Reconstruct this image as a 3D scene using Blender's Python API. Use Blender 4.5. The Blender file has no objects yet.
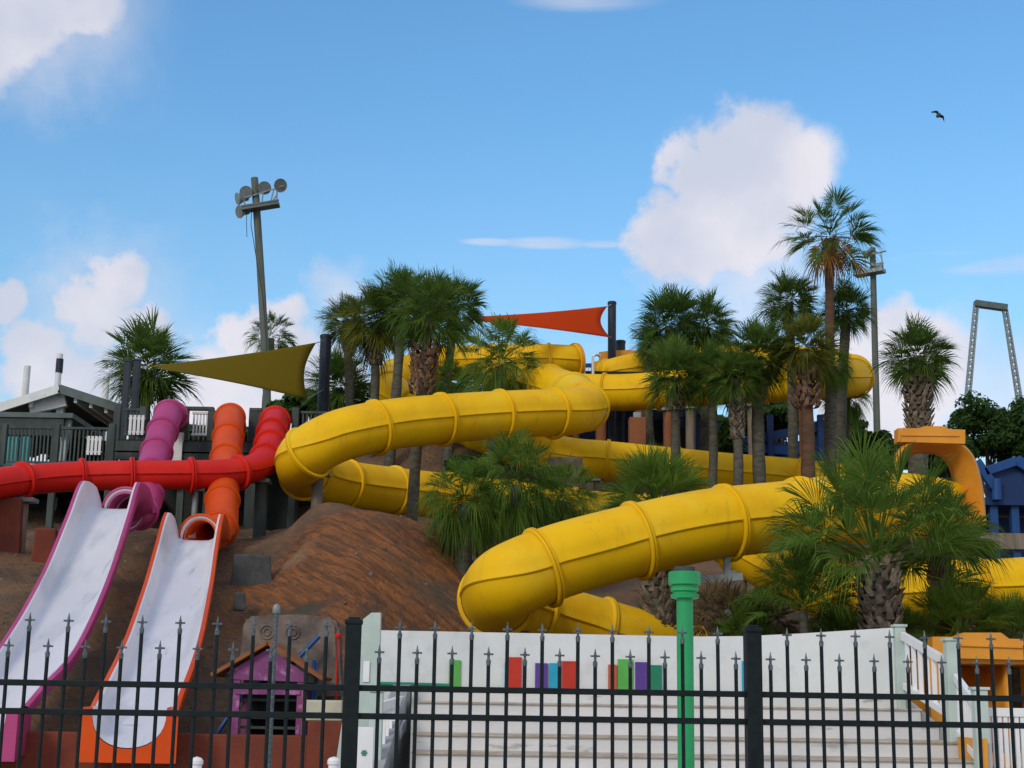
import bpy, bmesh, math, random
from mathutils import Vector, Matrix, Euler, noise
R = math.radians
S = bpy.context.scene
COL = S.collection

# ------------------------------------------------------------------ camera
FOC = 1500.0; PITCH = R(11.9); ROLL = R(0.9); CAMZ = 1.6
CR = Matrix.Rotation(R(90) + PITCH, 3, 'X') @ Matrix.Rotation(ROLL, 3, 'Z')
def ray(px, py):
    return CR @ Vector(((px - 512) / FOC, (384 - py) / FOC, -1.0))
def at(px, py, d):
    """world point seen at pixel (px, py) whose world y is d"""
    v = ray(px, py)
    return Vector((0, 0, CAMZ)) + v * (d / v.y)
cam = bpy.data.cameras.new('camera'); co = bpy.data.objects.new('camera', cam); COL.objects.link(co)
co.location = (0, 0, CAMZ); co.rotation_mode = 'XYZ'; co.rotation_euler = CR.to_euler()
cam.sensor_width = 36; cam.lens = 36 * FOC / 1024; cam.clip_end = 5000; cam.clip_start = 0.05
S.camera = co

# ------------------------------------------------------------------ materials
def new_mat(name):
    m = bpy.data.materials.new(name); m.use_nodes = True
    nt = m.node_tree; b = nt.nodes['Principled BSDF']
    return m, nt, b
def mat(name, c1, c2=None, scale=4, rough=.5, bump=0, bscale=30, stretch=(1, 1, 1), lo=.35, hi=.65, coat=0, spec=.3,
        c3=None, s3=1.2, lo3=.52, hi3=.62, metal=0, det=6, rnd=0, c4=None, st4=(5, 5, .5), lo4=.58, hi4=.75):
    m, nt, b = new_mat(name); N = nt.nodes; L = nt.links
    b.inputs['Specular IOR Level'].default_value = spec
    b.inputs['Roughness'].default_value = rough; b.inputs['Metallic'].default_value = metal
    if coat:
        b.inputs['Coat Weight'].default_value = coat; b.inputs['Coat Roughness'].default_value = .25
    tc = N.new('ShaderNodeTexCoord'); mp = N.new('ShaderNodeMapping'); mp.inputs['Scale'].default_value = stretch
    geo = N.new('ShaderNodeNewGeometry')
    L.new(geo.outputs['Position'], mp.inputs['Vector'])
    def nz(s, d=det):
        n = N.new('ShaderNodeTexNoise'); n.inputs['Scale'].default_value = s; n.inputs['Detail'].default_value = d
        n.inputs['Roughness'].default_value = .6
        L.new(mp.outputs['Vector'], n.inputs['Vector']); return n
    def ramp(src, a, bb):
        r = N.new('ShaderNodeMapRange'); r.inputs['From Min'].default_value = a; r.inputs['From Max'].default_value = bb
        r.interpolation_type = 'SMOOTHSTEP'
        L.new(src, r.inputs['Value']); return r.outputs['Result']
    def mix(f, a, bb):
        x = N.new('ShaderNodeMix'); x.data_type = 'RGBA'
        L.new(f, x.inputs['Factor'])
        for sock, v in ((x.inputs[6], a), (x.inputs[7], bb)):
            if isinstance(v, tuple): sock.default_value = (*v, 1)
            else: L.new(v, sock)
        return x.outputs[2]
    out = c1
    if c2: out = mix(ramp(nz(scale).outputs['Fac'], lo, hi), c1, c2)
    if c3: out = mix(ramp(nz(s3).outputs['Fac'], lo3, hi3), out, c3)
    if c4:
        mp4 = N.new('ShaderNodeMapping'); mp4.inputs['Scale'].default_value = st4; L.new(geo.outputs['Position'], mp4.inputs['Vector'])
        n4 = N.new('ShaderNodeTexNoise'); n4.inputs['Scale'].default_value = 1.0; n4.inputs['Detail'].default_value = 7; n4.inputs['Roughness'].default_value = .65
        L.new(mp4.outputs['Vector'], n4.inputs['Vector']); out = mix(ramp(n4.outputs['Fac'], lo4, hi4), out, c4)
    if rnd:
        hs = N.new('ShaderNodeHueSaturation')
        mr = N.new('ShaderNodeMapRange'); mr.inputs['To Min'].default_value = 1 - rnd; mr.inputs['To Max'].default_value = 1 + rnd
        L.new(geo.outputs['Random Per Island'], mr.inputs['Value']); L.new(mr.outputs['Result'], hs.inputs['Value'])
        if isinstance(out, tuple): hs.inputs['Color'].default_value = (*out, 1)
        else: L.new(out, hs.inputs['Color'])
        out = hs.outputs['Color']
    if isinstance(out, tuple): b.inputs['Base Color'].default_value = (*out, 1)
    else: L.new(out, b.inputs['Base Color'])
    if bump:
        bp = N.new('ShaderNodeBump'); bp.inputs['Strength'].default_value = bump; bp.inputs['Distance'].default_value = .03
        L.new(nz(bscale).outputs['Fac'], bp.inputs['Height']); L.new(bp.outputs['Normal'], b.inputs['Normal'])
    return m
def leaf_mat(name, c1, c2, trans=.3, rough=.45):
    m, nt, b = new_mat(name); N = nt.nodes; L = nt.links
    geo = N.new('ShaderNodeNewGeometry'); x = N.new('ShaderNodeMix'); x.data_type = 'RGBA'
    oi = N.new('ShaderNodeObjectInfo')
    ad = N.new('ShaderNodeMath'); ad.operation = 'MULTIPLY_ADD'; ad.inputs[1].default_value = .7
    sc = N.new('ShaderNodeMath'); sc.operation = 'MULTIPLY'; sc.inputs[1].default_value = .3
    L.new(oi.outputs['Random'], sc.inputs[0]); L.new(geo.outputs['Random Per Island'], ad.inputs[0]); L.new(sc.outputs[0], ad.inputs[2])
    L.new(ad.outputs[0], x.inputs['Factor'])
    x.inputs[6].default_value = (*c1, 1); x.inputs[7].default_value = (*c2, 1)
    L.new(x.outputs[2], b.inputs['Base Color']); b.inputs['Roughness'].default_value = rough; b.inputs['Specular IOR Level'].default_value = .1
    t = N.new('ShaderNodeBsdfTranslucent'); L.new(x.outputs[2], t.inputs['Color'])
    ms = N.new('ShaderNodeMixShader'); ms.inputs[0].default_value = trans
    o = N['Material Output']
    L.new(b.outputs[0], ms.inputs[1]); L.new(t.outputs[0], ms.inputs[2]); L.new(ms.outputs[0], o.inputs['Surface'])
    return m
M = {}
M['yellow'] = mat('yellow_fibreglass', (.81, .485, .004), (.73, .41, .004), 1.3, .55, .02, 6, (1, 1, 1), .35, .7, 0, c3=(.76, .53, .03), s3=.5, lo3=.5, hi3=.75, spec=.14, c4=(.50, .32, .02), st4=(4, 4, .6), lo4=.56, hi4=.8)
M['amber'] = mat('amber_fibreglass', (.74, .33, .035), (.66, .27, .03), 1.5, .5, .02, 6)
M['red'] = mat('red_fibreglass', (.62, .019, .010), (.54, .016, .012), 1.5, .45, .02, 6, coat=0, c3=(.62, .035, .025), s3=.7, lo3=.5, hi3=.8, spec=.15)
M['orange'] = mat('orange_fibreglass', (.64, .078, .008), (.58, .066, .008), 1.5, .46, .02, 6, coat=0, c3=(.66, .11, .02), s3=.8, lo3=.5, hi3=.8, spec=.15)
M['pink'] = mat('pink_fibreglass', (.42, .055, .185), (.37, .042, .155), 1.5, .46, .02, 6, coat=0, c3=(.46, .085, .23), s3=.7, lo3=.5, hi3=.8)
M['gel'] = mat('white_gelcoat', (.70, .69, .73), (.62, .63, .67), 1.2, .3, .02, 6, (1, .25, .25), c3=(.50, .53, .57), s3=1.9, lo3=.50, hi3=.72, c4=(.42, .46, .50), st4=(5, .7, .7), lo4=.60, hi4=.74)
M['black'] = mat('black_powder_coat', (.004, .009, .011), (.008, .014, .016), 20, .5, spec=.2)
M['silver'] = mat('weathered_silver', (.13, .165, .18), (.06, .08, .09), 60, .45, metal=.3)
M['green'] = mat('green_paint', (.02, .36, .12), (.018, .31, .10), 3, .35, coat=.2)
M['white_paint'] = mat('white_paint', (.74, .76, .76), (.64, .67, .67), 3, .5, .08, 40, c3=(.45, .46, .44), s3=7, lo3=.62, hi3=.72)
M['white_rail'] = mat('white_vinyl', (.80, .81, .82), (.74, .76, .77), 4, .4)
M['stucco'] = mat('white_stucco', (.68, .72, .735), (.62, .66, .67), 1.6, .8, .14, 45, c3=(.56, .58, .58), s3=3, lo3=.5, hi3=.75)
M['step'] = mat('worn_white_boards', (.68, .69, .705), (.61, .63, .64), 3, .6, .2, 40, (.25, 1, 1), c3=(.38, .39, .38), s3=5, lo3=.60, hi3=.68)
M['tread'] = mat('worn_brown_tread', (.36, .30, .22), (.50, .45, .38), 4, .8, .2, 30)
M['pale_green'] = mat('pale_green_paint', (.50, .60, .55), (.42, .52, .48), 3, .6, .1, 30)
M['grey_wall'] = mat('grey_weathered_render', (.36, .38, .38), (.27, .29, .29), 3, .8, .3, 30)
M['hill'] = None
M['rust_wall'] = mat('rust_red_wall', (.20, .045, .022), (.15, .035, .02), 2, .75, .3, 25)
M['rock'] = mat('grey_brown_rock', (.20, .16, .13), (.11, .09, .08), 3, .9, .6, 14)
M['concrete'] = mat('dark_concrete', (.075, .085, .085), (.055, .06, .06), 5, .9, .3, 30)
M['terra'] = mat('terracotta_render', (.27, .10, .042), (.22, .08, .036), 2, .8, .3, 20)
M['blue'] = mat('blue_paint', (.008, .038, .14), (.006, .03, .11), 2, .5)
M['blue_l'] = mat('bright_blue_paint', (.011, .068, .235), (.009, .056, .20), 2, .45)
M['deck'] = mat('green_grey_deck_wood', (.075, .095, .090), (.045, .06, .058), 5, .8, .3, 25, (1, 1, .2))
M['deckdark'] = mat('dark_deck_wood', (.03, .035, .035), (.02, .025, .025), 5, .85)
M['roof'] = mat('grey_green_metal_roof', (.11, .145, .145), (.08, .11, .11), 3, .5)
M['dark_roof'] = mat('dark_soffit', (.05, .07, .07), (.035, .05, .05), 3, .7)
M['post_dark'] = mat('dark_navy_post', (.014, .022, .038), (.02, .03, .045), 4, .5)
M['pole_wood'] = mat('grey_utility_pole', (.13, .15, .13), (.09, .105, .095), 4, .8, .3, 20, (1, 1, .15))
M['lamp'] = mat('lamp_metal', (.24, .27, .27), (.16, .18, .185), 8, .4, metal=.2)
M['steel'] = mat('galvanised_steel', (.30, .35, .36), (.22, .26, .27), 3, .5, metal=.2)
M['wood_post'] = mat('grey_timber_post', (.24, .20, .15), (.14, .12, .095), 6, .85, .4, 25, (1, 1, .15))
M['purple'] = mat('purple_paint', (.24, .065, .20), (.18, .045, .155), 4, .6, c3=(.42, .2, .38), s3=6, lo3=.55, hi3=.7)
M['roof_brown'] = mat('orange_brown_board', (.27, .10, .032), (.20, .07, .025), 5, .7)
M['cream'] = mat('cream_block', (.52, .50, .38), (.45, .43, .33), 4, .8, .2)
M['black_matte'] = mat('black_board', (.012, .012, .013), (.02, .02, .02), 6, .7)
M['sail_y'] = leaf_mat('mustard_shade_cloth', (.135, .098, .004), (.15, .108, .005), .12, .8)
M['sail_o'] = leaf_mat('orange_shade_cloth', (.80, .10, .012), (.82, .11, .014), .5, .8)
M['leaf'] = leaf_mat('palm_leaf', (.040, .098, .020), (.14, .225, .040), .45, .6)
M['leaf_near'] = leaf_mat('lush_palm_leaf', (.055, .13, .02), (.19, .29, .045), .45, .6)
M['leaf_y'] = leaf_mat('yellow_palm_leaf', (.08, .11, .018), (.23, .235, .04), .45, .6)
M['leaf_dry'] = leaf_mat('dry_palm_leaf', (.085, .06, .03), (.22, .15, .07), .2, .8)
M['leaf_dead'] = leaf_mat('dead_orange_frond', (.22, .10, .03), (.40, .20, .06), .25, .8)
M['tree_leaf'] = leaf_mat('dark_broadleaf', (.024, .062, .016), (.075, .145, .03), .4, .6)
M['bush_leaf'] = leaf_mat('bright_shrub_leaf', (.05, .10, .02), (.14, .22, .04), .3)
M['trunk'] = mat('palm_trunk_bark', (.120, .115, .088), (.064, .064, .05), 5, .9, .6, 22, (1, 1, 3))
M['trunk_red'] = mat('reddish_palm_bark', (.14, .072, .042), (.08, .05, .034), 3, .9, .6, 22, (1, 1, 3))
M['boot'] = mat('palm_leaf_bases', (.25, .205, .15), (.10, .08, .06), 9, .9, .3, 30, rnd=.45)
M['boot_red'] = mat('rusty_palm_leaf_bases', (.20, .12, .075), (.085, .055, .04), 9, .9, .3, 30, rnd=.45)
M['bark'] = mat('tree_bark', (.07, .055, .04), (.04, .032, .025), 6, .9, .4)
M['ground'] = mat('dry_ground', (.20, .17, .12), (.12, .12, .07), .6, .95, .4, 8)
M['pave'] = mat('pale_concrete', (.50, .48, .45), (.42, .40, .38), 1, .85, .2, 30)
M['bird'] = mat('dark_feathers', (.03, .03, .035), (.05, .05, .05), 9, .7)
for k, c in dict(p_green=(.10, .42, .08), p_cyan=(.02, .36, .55), p_red=(.50, .035, .02), p_purple=(.10, .05, .28), p_orange=(.55, .11, .04), p_teal=(.015, .22, .12)).items():
    M[k] = mat('panel_' + k[2:], c, tuple(x * .85 for x in c), 4, .55)

# ------------------------------------------------------------------ object helpers
def tag(o, label=None, cat=None, group=None, kind=None):
    if label: o['label'] = label
    if cat: o['category'] = cat
    if group: o['group'] = group
    if kind: o['kind'] = kind
    return o
def empty(name, loc, label, cat, group=None, rz=0):
    o = bpy.data.objects.new(name, None); COL.objects.link(o); o.location = loc; o.rotation_euler = (0, 0, rz)
    o.empty_display_size = .2
    return tag(o, label, cat, group)
def build(name, bm, m, parent=None, smooth=False, sharp=35, world=True):
    """link a bmesh as one object; when world, vertex coordinates are world space and are moved into the parent's frame"""
    me = bpy.data.meshes.new(name)
    bmesh.ops.recalc_face_normals(bm, faces=bm.faces) if not smooth or len(bm.faces) < 200000 else None
    bm.to_mesh(me); bm.free()
    if smooth:
        me.polygons.foreach_set('use_smooth', [True] * len(me.polygons))
        me.set_sharp_from_angle(angle=R(sharp))
    for x in (m if isinstance(m, (list, tuple)) else [m]):
        me.materials.append(x)
    o = bpy.data.objects.new(name, me); COL.objects.link(o)
    if parent is not None:
        o.parent = parent
        if world:
            T = Matrix.Identity(4); p = parent
            while p is not None:
                T = p.matrix_basis @ T; p = p.parent
            me.transform(T.inverted())
    else:
        # origin to the base of the thing
        if world and len(me.vertices):
            xs = [v.co for v in me.vertices]
            c = Vector((sum(v.x for v in xs) / len(xs), sum(v.y for v in xs) / len(xs), min(v.z for v in xs)))
            me.transform(Matrix.Translation(-c)); o.location = c
    return o
def frame(d, up=Vector((0, 0, 1))):
    d = d.normalized(); r = d.cross(up)
    if r.length < 1e-4: r = Vector((1, 0, 0))
    r.normalize(); u = r.cross(d).normalized()
    return d, r, u
def box(bm, c, size, rot=None, bev=0):
    sx, sy, sz = [s / 2 for s in size]
    vs = []
    for x in (-sx, sx):
        for y in (-sy, sy):
            for z in (-sz, sz):
                v = Vector((x, y, z))
                if rot is not None: v = rot @ v
                vs.append(bm.verts.new(v + Vector(c)))
    fs = [bm.faces.new([vs[i] for i in f]) for f in ((0, 1, 3, 2), (4, 6, 7, 5), (0, 4, 5, 1), (2, 3, 7, 6), (0, 2, 6, 4), (1, 5, 7, 3))]
    if bev:
        es = list({e for f in fs for e in f.edges})
        bmesh.ops.bevel(bm, geom=es, offset=bev, segments=2, affect='EDGES', profile=.6)
def beam(bm, a, b, w, h, up=Vector((0, 0, 1)), bev=0):
    a = Vector(a); b = Vector(b); d, r, u = frame(b - a, up)
    m = Matrix((r, d, u)).transposed()
    box(bm, (a + b) / 2, (w, (b - a).length, h), m, bev)
def rod(bm, pts, rad, n=10, cap=True):
    pts = [Vector(p) for p in pts]; rings = []
    for i, p in enumerate(pts):
        t = (pts[min(i + 1, len(pts) - 1)] - pts[max(i - 1, 0)])
        d, r, u = frame(t, Vector((0, 0, 1)) if abs(t.normalized().z) < .95 else Vector((0, 1, 0)))
        rr = rad[i] if isinstance(rad, (list, tuple)) else rad
        rings.append([bm.verts.new(p + (r * math.cos(k * 2 * math.pi / n) + u * math.sin(k * 2 * math.pi / n)) * rr) for k in range(n)])
    for a, b in zip(rings, rings[1:]):
        for k in range(n):
            bm.faces.new((a[k], a[(k + 1) % n], b[(k + 1) % n], b[k]))
    if cap:
        bm.faces.new(rings[0][::-1]); bm.faces.new(rings[-1])
def lathe(bm, c, prof, n=16):
    c = Vector(c); rings = []
    for r, z in prof:
        rings.append([bm.verts.new(c + Vector((math.cos(k * 2 * math.pi / n) * max(r, .0005), math.sin(k * 2 * math.pi / n) * max(r, .0005), z))) for k in range(n)])
    for a, b in zip(rings, rings[1:]):
        for k in range(n): bm.faces.new((a[k], a[(k + 1) % n], b[(k + 1) % n], b[k]))
    bm.faces.new(rings[0][::-1]); bm.faces.new(rings[-1])
def prism(bm, poly, thick):
    """poly: list of world points in one plane; extruded along its normal both ways"""
    poly = [Vector(p) for p in poly]
    n = (poly[1] - poly[0]).cross(poly[2] - poly[0]).normalized() * thick / 2
    a = [bm.verts.new(p + n) for p in poly]; b = [bm.verts.new(p - n) for p in poly]
    bm.faces.new(a); bm.faces.new(b[::-1])
    for i in range(len(poly)):
        j = (i + 1) % len(poly); bm.faces.new((a[i], b[i], b[j], a[j]))
def spline(pts, step=.25):
    P = [Vector(p) for p in pts]; P = [2 * P[0] - P[1]] + P + [2 * P[-1] - P[-2]]
    out = []
    for i in range(1, len(P) - 2):
        n = max(2, int((P[i + 1] - P[i]).length / step))
        # centripetal catmull-rom
        def kn(a, b): return max((b - a).length, 1e-4) ** .5
        t0 = 0; t1 = t0 + kn(P[i - 1], P[i]); t2 = t1 + kn(P[i], P[i + 1]); t3 = t2 + kn(P[i + 1], P[i + 2])
        for k in range(n):
            t = t1 + (t2 - t1) * k / n
            A1 = (P[i - 1] * (t1 - t) + P[i] * (t - t0)) / (t1 - t0); A2 = (P[i] * (t2 - t) + P[i + 1] * (t - t1)) / (t2 - t1)
            A3 = (P[i + 1] * (t3 - t) + P[i + 2] * (t - t2)) / (t3 - t2)
            B1 = (A1 * (t2 - t) + A2 * (t - t0)) / (t2 - t0); B2 = (A2 * (t3 - t) + A3 * (t - t1)) / (t3 - t1)
            out.append((B1 * (t2 - t) + B2 * (t - t1)) / (t2 - t1))
    out.append(P[-2]); return out

# ------------------------------------------------------------------ terrain
def interp(tab, x):
    if x <= tab[0][0]: return tab[0][1]
    for (a, va), (b, vb) in zip(tab, tab[1:]):
        if x <= b:
            t = (x - a) / (b - a); return va + (vb - va) * t
    return tab[-1][1]
def sst(a, b, x):
    t = min(1, max(0, (x - a) / (b - a))); return t * t * (3 - 2 * t)
LEFT = [(20.4, .3), (20.9, .75), (22, 1.05), (25.5, 2.35), (30, 4.1), (33, 4.95), (37, 5.5), (42, 6.6), (48, 8.0), (56, 8.2), (80, 0), (90, -1)]
RIGHT = [(20.4, .3), (21, 1.0), (24, 1.5), (27, 2.0), (31, 3.7), (35, 4.7), (39, 5.5), (43, 7.2), (48, 8.9), (56, 9.0), (80, 0), (90, -1)]
FAR_R = [(20.4, .3), (21, 1.0), (24, 1.5), (27, 2.0), (31, 2.8), (36, 4.0), (42, 6.3), (48, 7.8), (56, 8.0), (80, 0), (90, -1)]
def hill_z(x, y):
    w = sst(-3.0, -.3, x); z = interp(LEFT, y) * (1 - w) + interp(RIGHT, y) * w
    w2 = sst(5.5, 9.0, x); z = z * (1 - w2) + interp(FAR_R, y) * w2
    # the earth mound left of the middle
    gx = (x + 2.5) / (2.15 if x > -2.5 else 1.8); gy = (y - 30.2) / (3.4 if y < 30.2 else 3.0)
    z += 1.0 * math.exp(-abs(gx) ** 5 - abs(gy) ** 3) * (1 + .25 * noise.noise(Vector((x * .7, y * .5, 9))))
    gx = (x + 4.2) / .8; gy = (y - 32.5) / 2.0
    z += .5 * math.exp(-gx * gx - gy * gy)
    gx = (x + 3.0) / 3.0; gy = (y - 45.5) / 3.2
    z += 2.3 * math.exp(-gx * gx - gy * gy)
    edge = sst(40, 33, abs(x))
    nz = noise.fractal(Vector((x * .45, y * .45, 0)), 1.0, 2.0, 5) * .22 + noise.fractal(Vector((x * 1.6, y * .7, 3)), 1.0, 2.0, 3) * .06
    z += nz * sst(20.4, 22.5, y)
    return z * edge + (-.4) * (1 - edge)
def make_hill():
    bm = bmesh.new(); xs = [-42 + .3 * i for i in range(int(84 / .3) + 1)]
    ys = [20.4 + .22 * i for i in range(100)] + [42.5 + .6 * i for i in range(80)]
    g = [[bm.verts.new((x, y, hill_z(x, y))) for x in xs] for y in ys]
    for a, b in zip(g, g[1:]):
        for i in range(len(xs) - 1): bm.faces.new((a[i], a[i + 1], b[i + 1], b[i]))
    m, nt, b = new_mat('red_brown_earth'); N = nt.nodes; L = nt.links
    geo = N.new('ShaderNodeNewGeometry')
    def nz(s, st, d=7, ro=.6, dist=0):
        mr = N.new('ShaderNodeMapping'); mr.inputs['Rotation'].default_value = (R(12), R(-38), 0) if st != (1, 1, 1) else (0, 0, 0)
        mp = N.new('ShaderNodeMapping'); mp.inputs['Scale'].default_value = st
        L.new(geo.outputs['Position'], mr.inputs['Vector']); L.new(mr.outputs[0], mp.inputs['Vector'])
        n = N.new('ShaderNodeTexNoise'); n.inputs['Scale'].default_value = s; n.inputs['Detail'].default_value = d; n.inputs['Roughness'].default_value = ro
        n.inputs['Distortion'].default_value = dist
        L.new(mp.outputs[0], n.inputs['Vector']); return n.outputs['Fac']
    def ramp(s, a, c):
        r = N.new('ShaderNodeMapRange'); r.interpolation_type = 'SMOOTHSTEP'; r.inputs['From Min'].default_value = a; r.inputs['From Max'].default_value = c
        L.new(s, r.inputs['Value']); return r.outputs[0]
    def mix(f, a, c):
        x = N.new('ShaderNodeMix'); x.data_type = 'RGBA'; L.new(f, x.inputs[0])
        for s, v in ((x.inputs[6], a), (x.inputs[7], c)):
            if isinstance(v, tuple): s.default_value = (*v, 1)
            else: L.new(v, s)
        return x.outputs[2]
    base = mix(ramp(nz(.55, (1, 1, 1)), .4, .62), (.095, .064, .040), (.185, .100, .046))
    # dry eroded orange earth on the mound: a soil type by place, mottled by noise
    sp = N.new('ShaderNodeVectorMath'); sp.operation = 'DISTANCE'
    sc = N.new('ShaderNodeVectorMath'); sc.operation = 'MULTIPLY'; sc.inputs[1].default_value = (1, .55, 1)
    L.new(geo.outputs['Position'], sc.inputs[0]); L.new(sc.outputs[0], sp.inputs[0]); sp.inputs[1].default_value = (-2.6, 28 * .55, 4)
    ad = N.new('ShaderNodeMath'); ad.operation = 'MULTIPLY_ADD'; ad.inputs[1].default_value = 2.6; L.new(nz(.8, (1, 1, 1)), ad.inputs[0]); L.new(sp.outputs['Value'], ad.inputs[2])
    orange = mix(ramp(nz(2.2, (.6, .6, 4.2), 8, .7, .8), .36, .66), (.095, .039, .013), (.30, .105, .021))
    orange = mix(ramp(nz(.62, (1, 1, 1), 6, .65), .53, .70), orange, (.066, .042, .025))
    col = mix(ramp(ad.outputs[0], 4.2, 3.2), base, orange)
    def zone(c, r, amt):
        v = N.new('ShaderNodeVectorMath'); v.operation = 'DISTANCE'; v.inputs[1].default_value = c; L.new(geo.outputs['Position'], v.inputs[0])
        a_ = N.new('ShaderNodeMath'); a_.operation = 'MULTIPLY_ADD'; a_.inputs[1].default_value = 1.6; L.new(nz(1.3, (1, 1, 1), 6), a_.inputs[0]); L.new(v.outputs['Value'], a_.inputs[2])
        return ramp(a_.outputs[0], r + .8, r + .8 - amt)
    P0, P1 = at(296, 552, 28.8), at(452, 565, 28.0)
    col = mix(zone(tuple(P0), .75, .7), col, (.26, .155, .085))
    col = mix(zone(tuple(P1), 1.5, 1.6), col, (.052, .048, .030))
    col = mix(ramp(nz(9, (1, 1, 1), 4), .56, .72), col, (.055, .039, .027))
    col = mix(ramp(nz(1.1, (1, 1, 1), 6), .60, .72), col, (.055, .052, .034))
    L.new(col, b.inputs['Base Color']); b.inputs['Roughness'].default_value = .95
    bp = N.new('ShaderNodeBump'); bp.inputs['Strength'].default_value = .9; bp.inputs['Distance'].default_value = .12
    a2 = N.new('ShaderNodeMath'); a2.operation = 'ADD'; L.new(nz(3, (.4, .4, 3), 8, .65, .5), a2.inputs[0]); L.new(nz(6, (1, 1, 1), 6), a2.inputs[1])
    L.new(a2.outputs[0], bp.inputs['Height']); L.new(bp.outputs[0], b.inputs['Normal'])
    M['hill'] = m
    o = build('hill', bm, m, None, smooth=True, sharp=180, world=False); tag(o, kind='structure')
make_hill()
bm = bmesh.new(); vs = [bm.verts.new(p) for p in ((-1500, -200, 0), (1500, -200, 0), (1500, 3000, 0), (-1500, 3000, 0))]; bm.faces.new(vs)
tag(build('ground', bm, M['ground'], world=False), kind='structure')
bm = bmesh.new(); box(bm, (0, 6, .02), (60, 27, .05)); tag(build('pavement', bm, M['pave'], world=False), kind='structure')

# ------------------------------------------------------------------ front fence
def make_fence():
    def fy(x): return 9.15 + .09 * x
    x0, x1 = -4.6, 4.7
    root = empty('iron_fence', (0, 9.15, 0), 'long black iron picket fence with spear tips across the foreground', 'fence')
    dx = Vector((1, .09, 0)).normalized()
    zt, zb = at(512, 690.5, 9.15).z, at(512, 718.3, 9.15).z
    posts = [at(352, 700, 9.12).x, at(753.5, 700, 9.28).x]
    gap = posts[1] - posts[0]
    posts = [posts[0] - gap] + posts + [posts[1] + gap]
    for z in (zt, zb, .16):
        bm = bmesh.new()
        beam(bm, (x0, fy(x0), z), (x1, fy(x1), z), .036, .036, bev=.004)
        build('rail', bm, M['black'], root)
    top = at(352, 621, 9.1).z
    for px in posts:
        bm = bmesh.new(); rot = Matrix.Rotation(math.atan(.09), 3, 'Z')
        box(bm, (px, fy(px), top / 2 - .01), (.095, .095, top - .02), rot, .006)
        p = build('post', bm, M['black'], root)
        bm = bmesh.new(); box(bm, (px, fy(px), top - .008), (.108, .108, .03), rot, .008); box(bm, (px, fy(px), top + .012), (.07, .07, .02), rot, .008)
        build('cap', bm, M['black'], p)
    # pickets
    first = at(379.4, 700, 9.13).x; sp = .1074
    k0 = int((x0 - first) / sp) + 1; rng = random.Random(4)
    tall_z, short_z = at(512, 622, 9.15).z, at(512, 647, 9.15).z
    for k in range(k0, int((x1 - first) / sp) + 1):
        x = first + k * sp
        if min(abs(x - p) for p in posts) < .07: continue
        tip = tall_z if k % 2 else short_z
        lean = rng.uniform(-.006, .006)
        bm = bmesh.new(); zb2 = tip - .105
        rod(bm, [(x, fy(x), .05), (x + lean, fy(x), zb2)], .0115, 6)
        pk = build('picket', bm, M['black'], root)
        bm = bmesh.new(); c = Vector((x + lean, fy(x), zb2))
        lathe(bm, c, [(.013, -.005), (.014, .01), (.014, .024), (.008, .032), (.008, .05), (.010, .058), (.009, .068), (.005, .085), (.0015, .105)], 8)
        lathe(bm, c + Vector((0, 0, .060)), [(.004, -.008), (.014, -.004), (.014, .004), (.004, .008)], 6)
        beam(bm, c + Vector((-.029, 0, .06)), c + Vector((.029, 0, .06)), .010, .011)
        build('finial', bm, M['silver'], pk)
make_fence()
# grey standing pipe behind the fence
a = at(276.5, 609, 10.0); bm = bmesh.new(); rod(bm, [(a.x, a.y, 0), a], .014, 10)
gp = empty('metal_pole', (a.x, a.y, 0), 'slim grey metal pole with pale dome cap rising behind the purple playhouse gable', 'pole')
build('pipe', bm, M['silver'], gp, True)
bm = bmesh.new(); lathe(bm, a, [(.022, -.03), (.026, -.02), (.026, .01), (.018, .028), (.003, .036)], 12); build('cap', bm, M['lamp'], gp, True)
for px, lab in ((197, 'small white dome-topped post below the orange slide mouth, beside the purple playhouse'), (334, 'small white dome-topped post in front of the cream block and red wall')):
    a = at(px, 758, 13.0); t = empty('bollard', (a.x, a.y, 0), lab, 'bollard', 'white dome-topped posts')
    bm = bmesh.new(); lathe(bm, (a.x, a.y, 0), [(.045, 0), (.045, a.z - .06), (.038, a.z - .055)], 14); build('post', bm, M['white_rail'], t, True)
    bm = bmesh.new(); lathe(bm, (a.x, a.y, a.z), [(.04, -.06), (.055, -.05), (.055, -.02), (.04, 0), (.002, .012)], 14); build('cap', bm, M['white_rail'], t, True)

# ------------------------------------------------------------------ tube slides
def sweep(path, prof):
    """prof: closed list of (right, up)"""
    bm = bmesh.new(); rings = []
    for i, p in enumerate(path):
        t = path[min(i + 1, len(path) - 1)] - path[max(i - 1, 0)]
        d, r, u = frame(t)
        rings.append([bm.verts.new(p + r * x + u * z) for x, z in prof])
    n = len(prof)
    for a, b in zip(rings, rings[1:]):
        for k in range(n): bm.faces.new((a[k], a[(k + 1) % n], b[(k + 1) % n], b[k]))
    return bm
def tube_profile(r, lip=.008):
    pr = []
    for k in range(17):
        a = R(3 + 174 * k / 16); pr.append((math.cos(a) * r, math.sin(a) * r))
    pr += [(-r - lip, .016), (-r - lip, .002)]
    rl = r - .028
    for k in range(17):
        a = R(183 + 174 * k / 16); pr.append((math.cos(a) * rl, math.sin(a) * rl))
    pr += [(r + lip, .002), (r + lip, .016)]
    return pr
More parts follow.
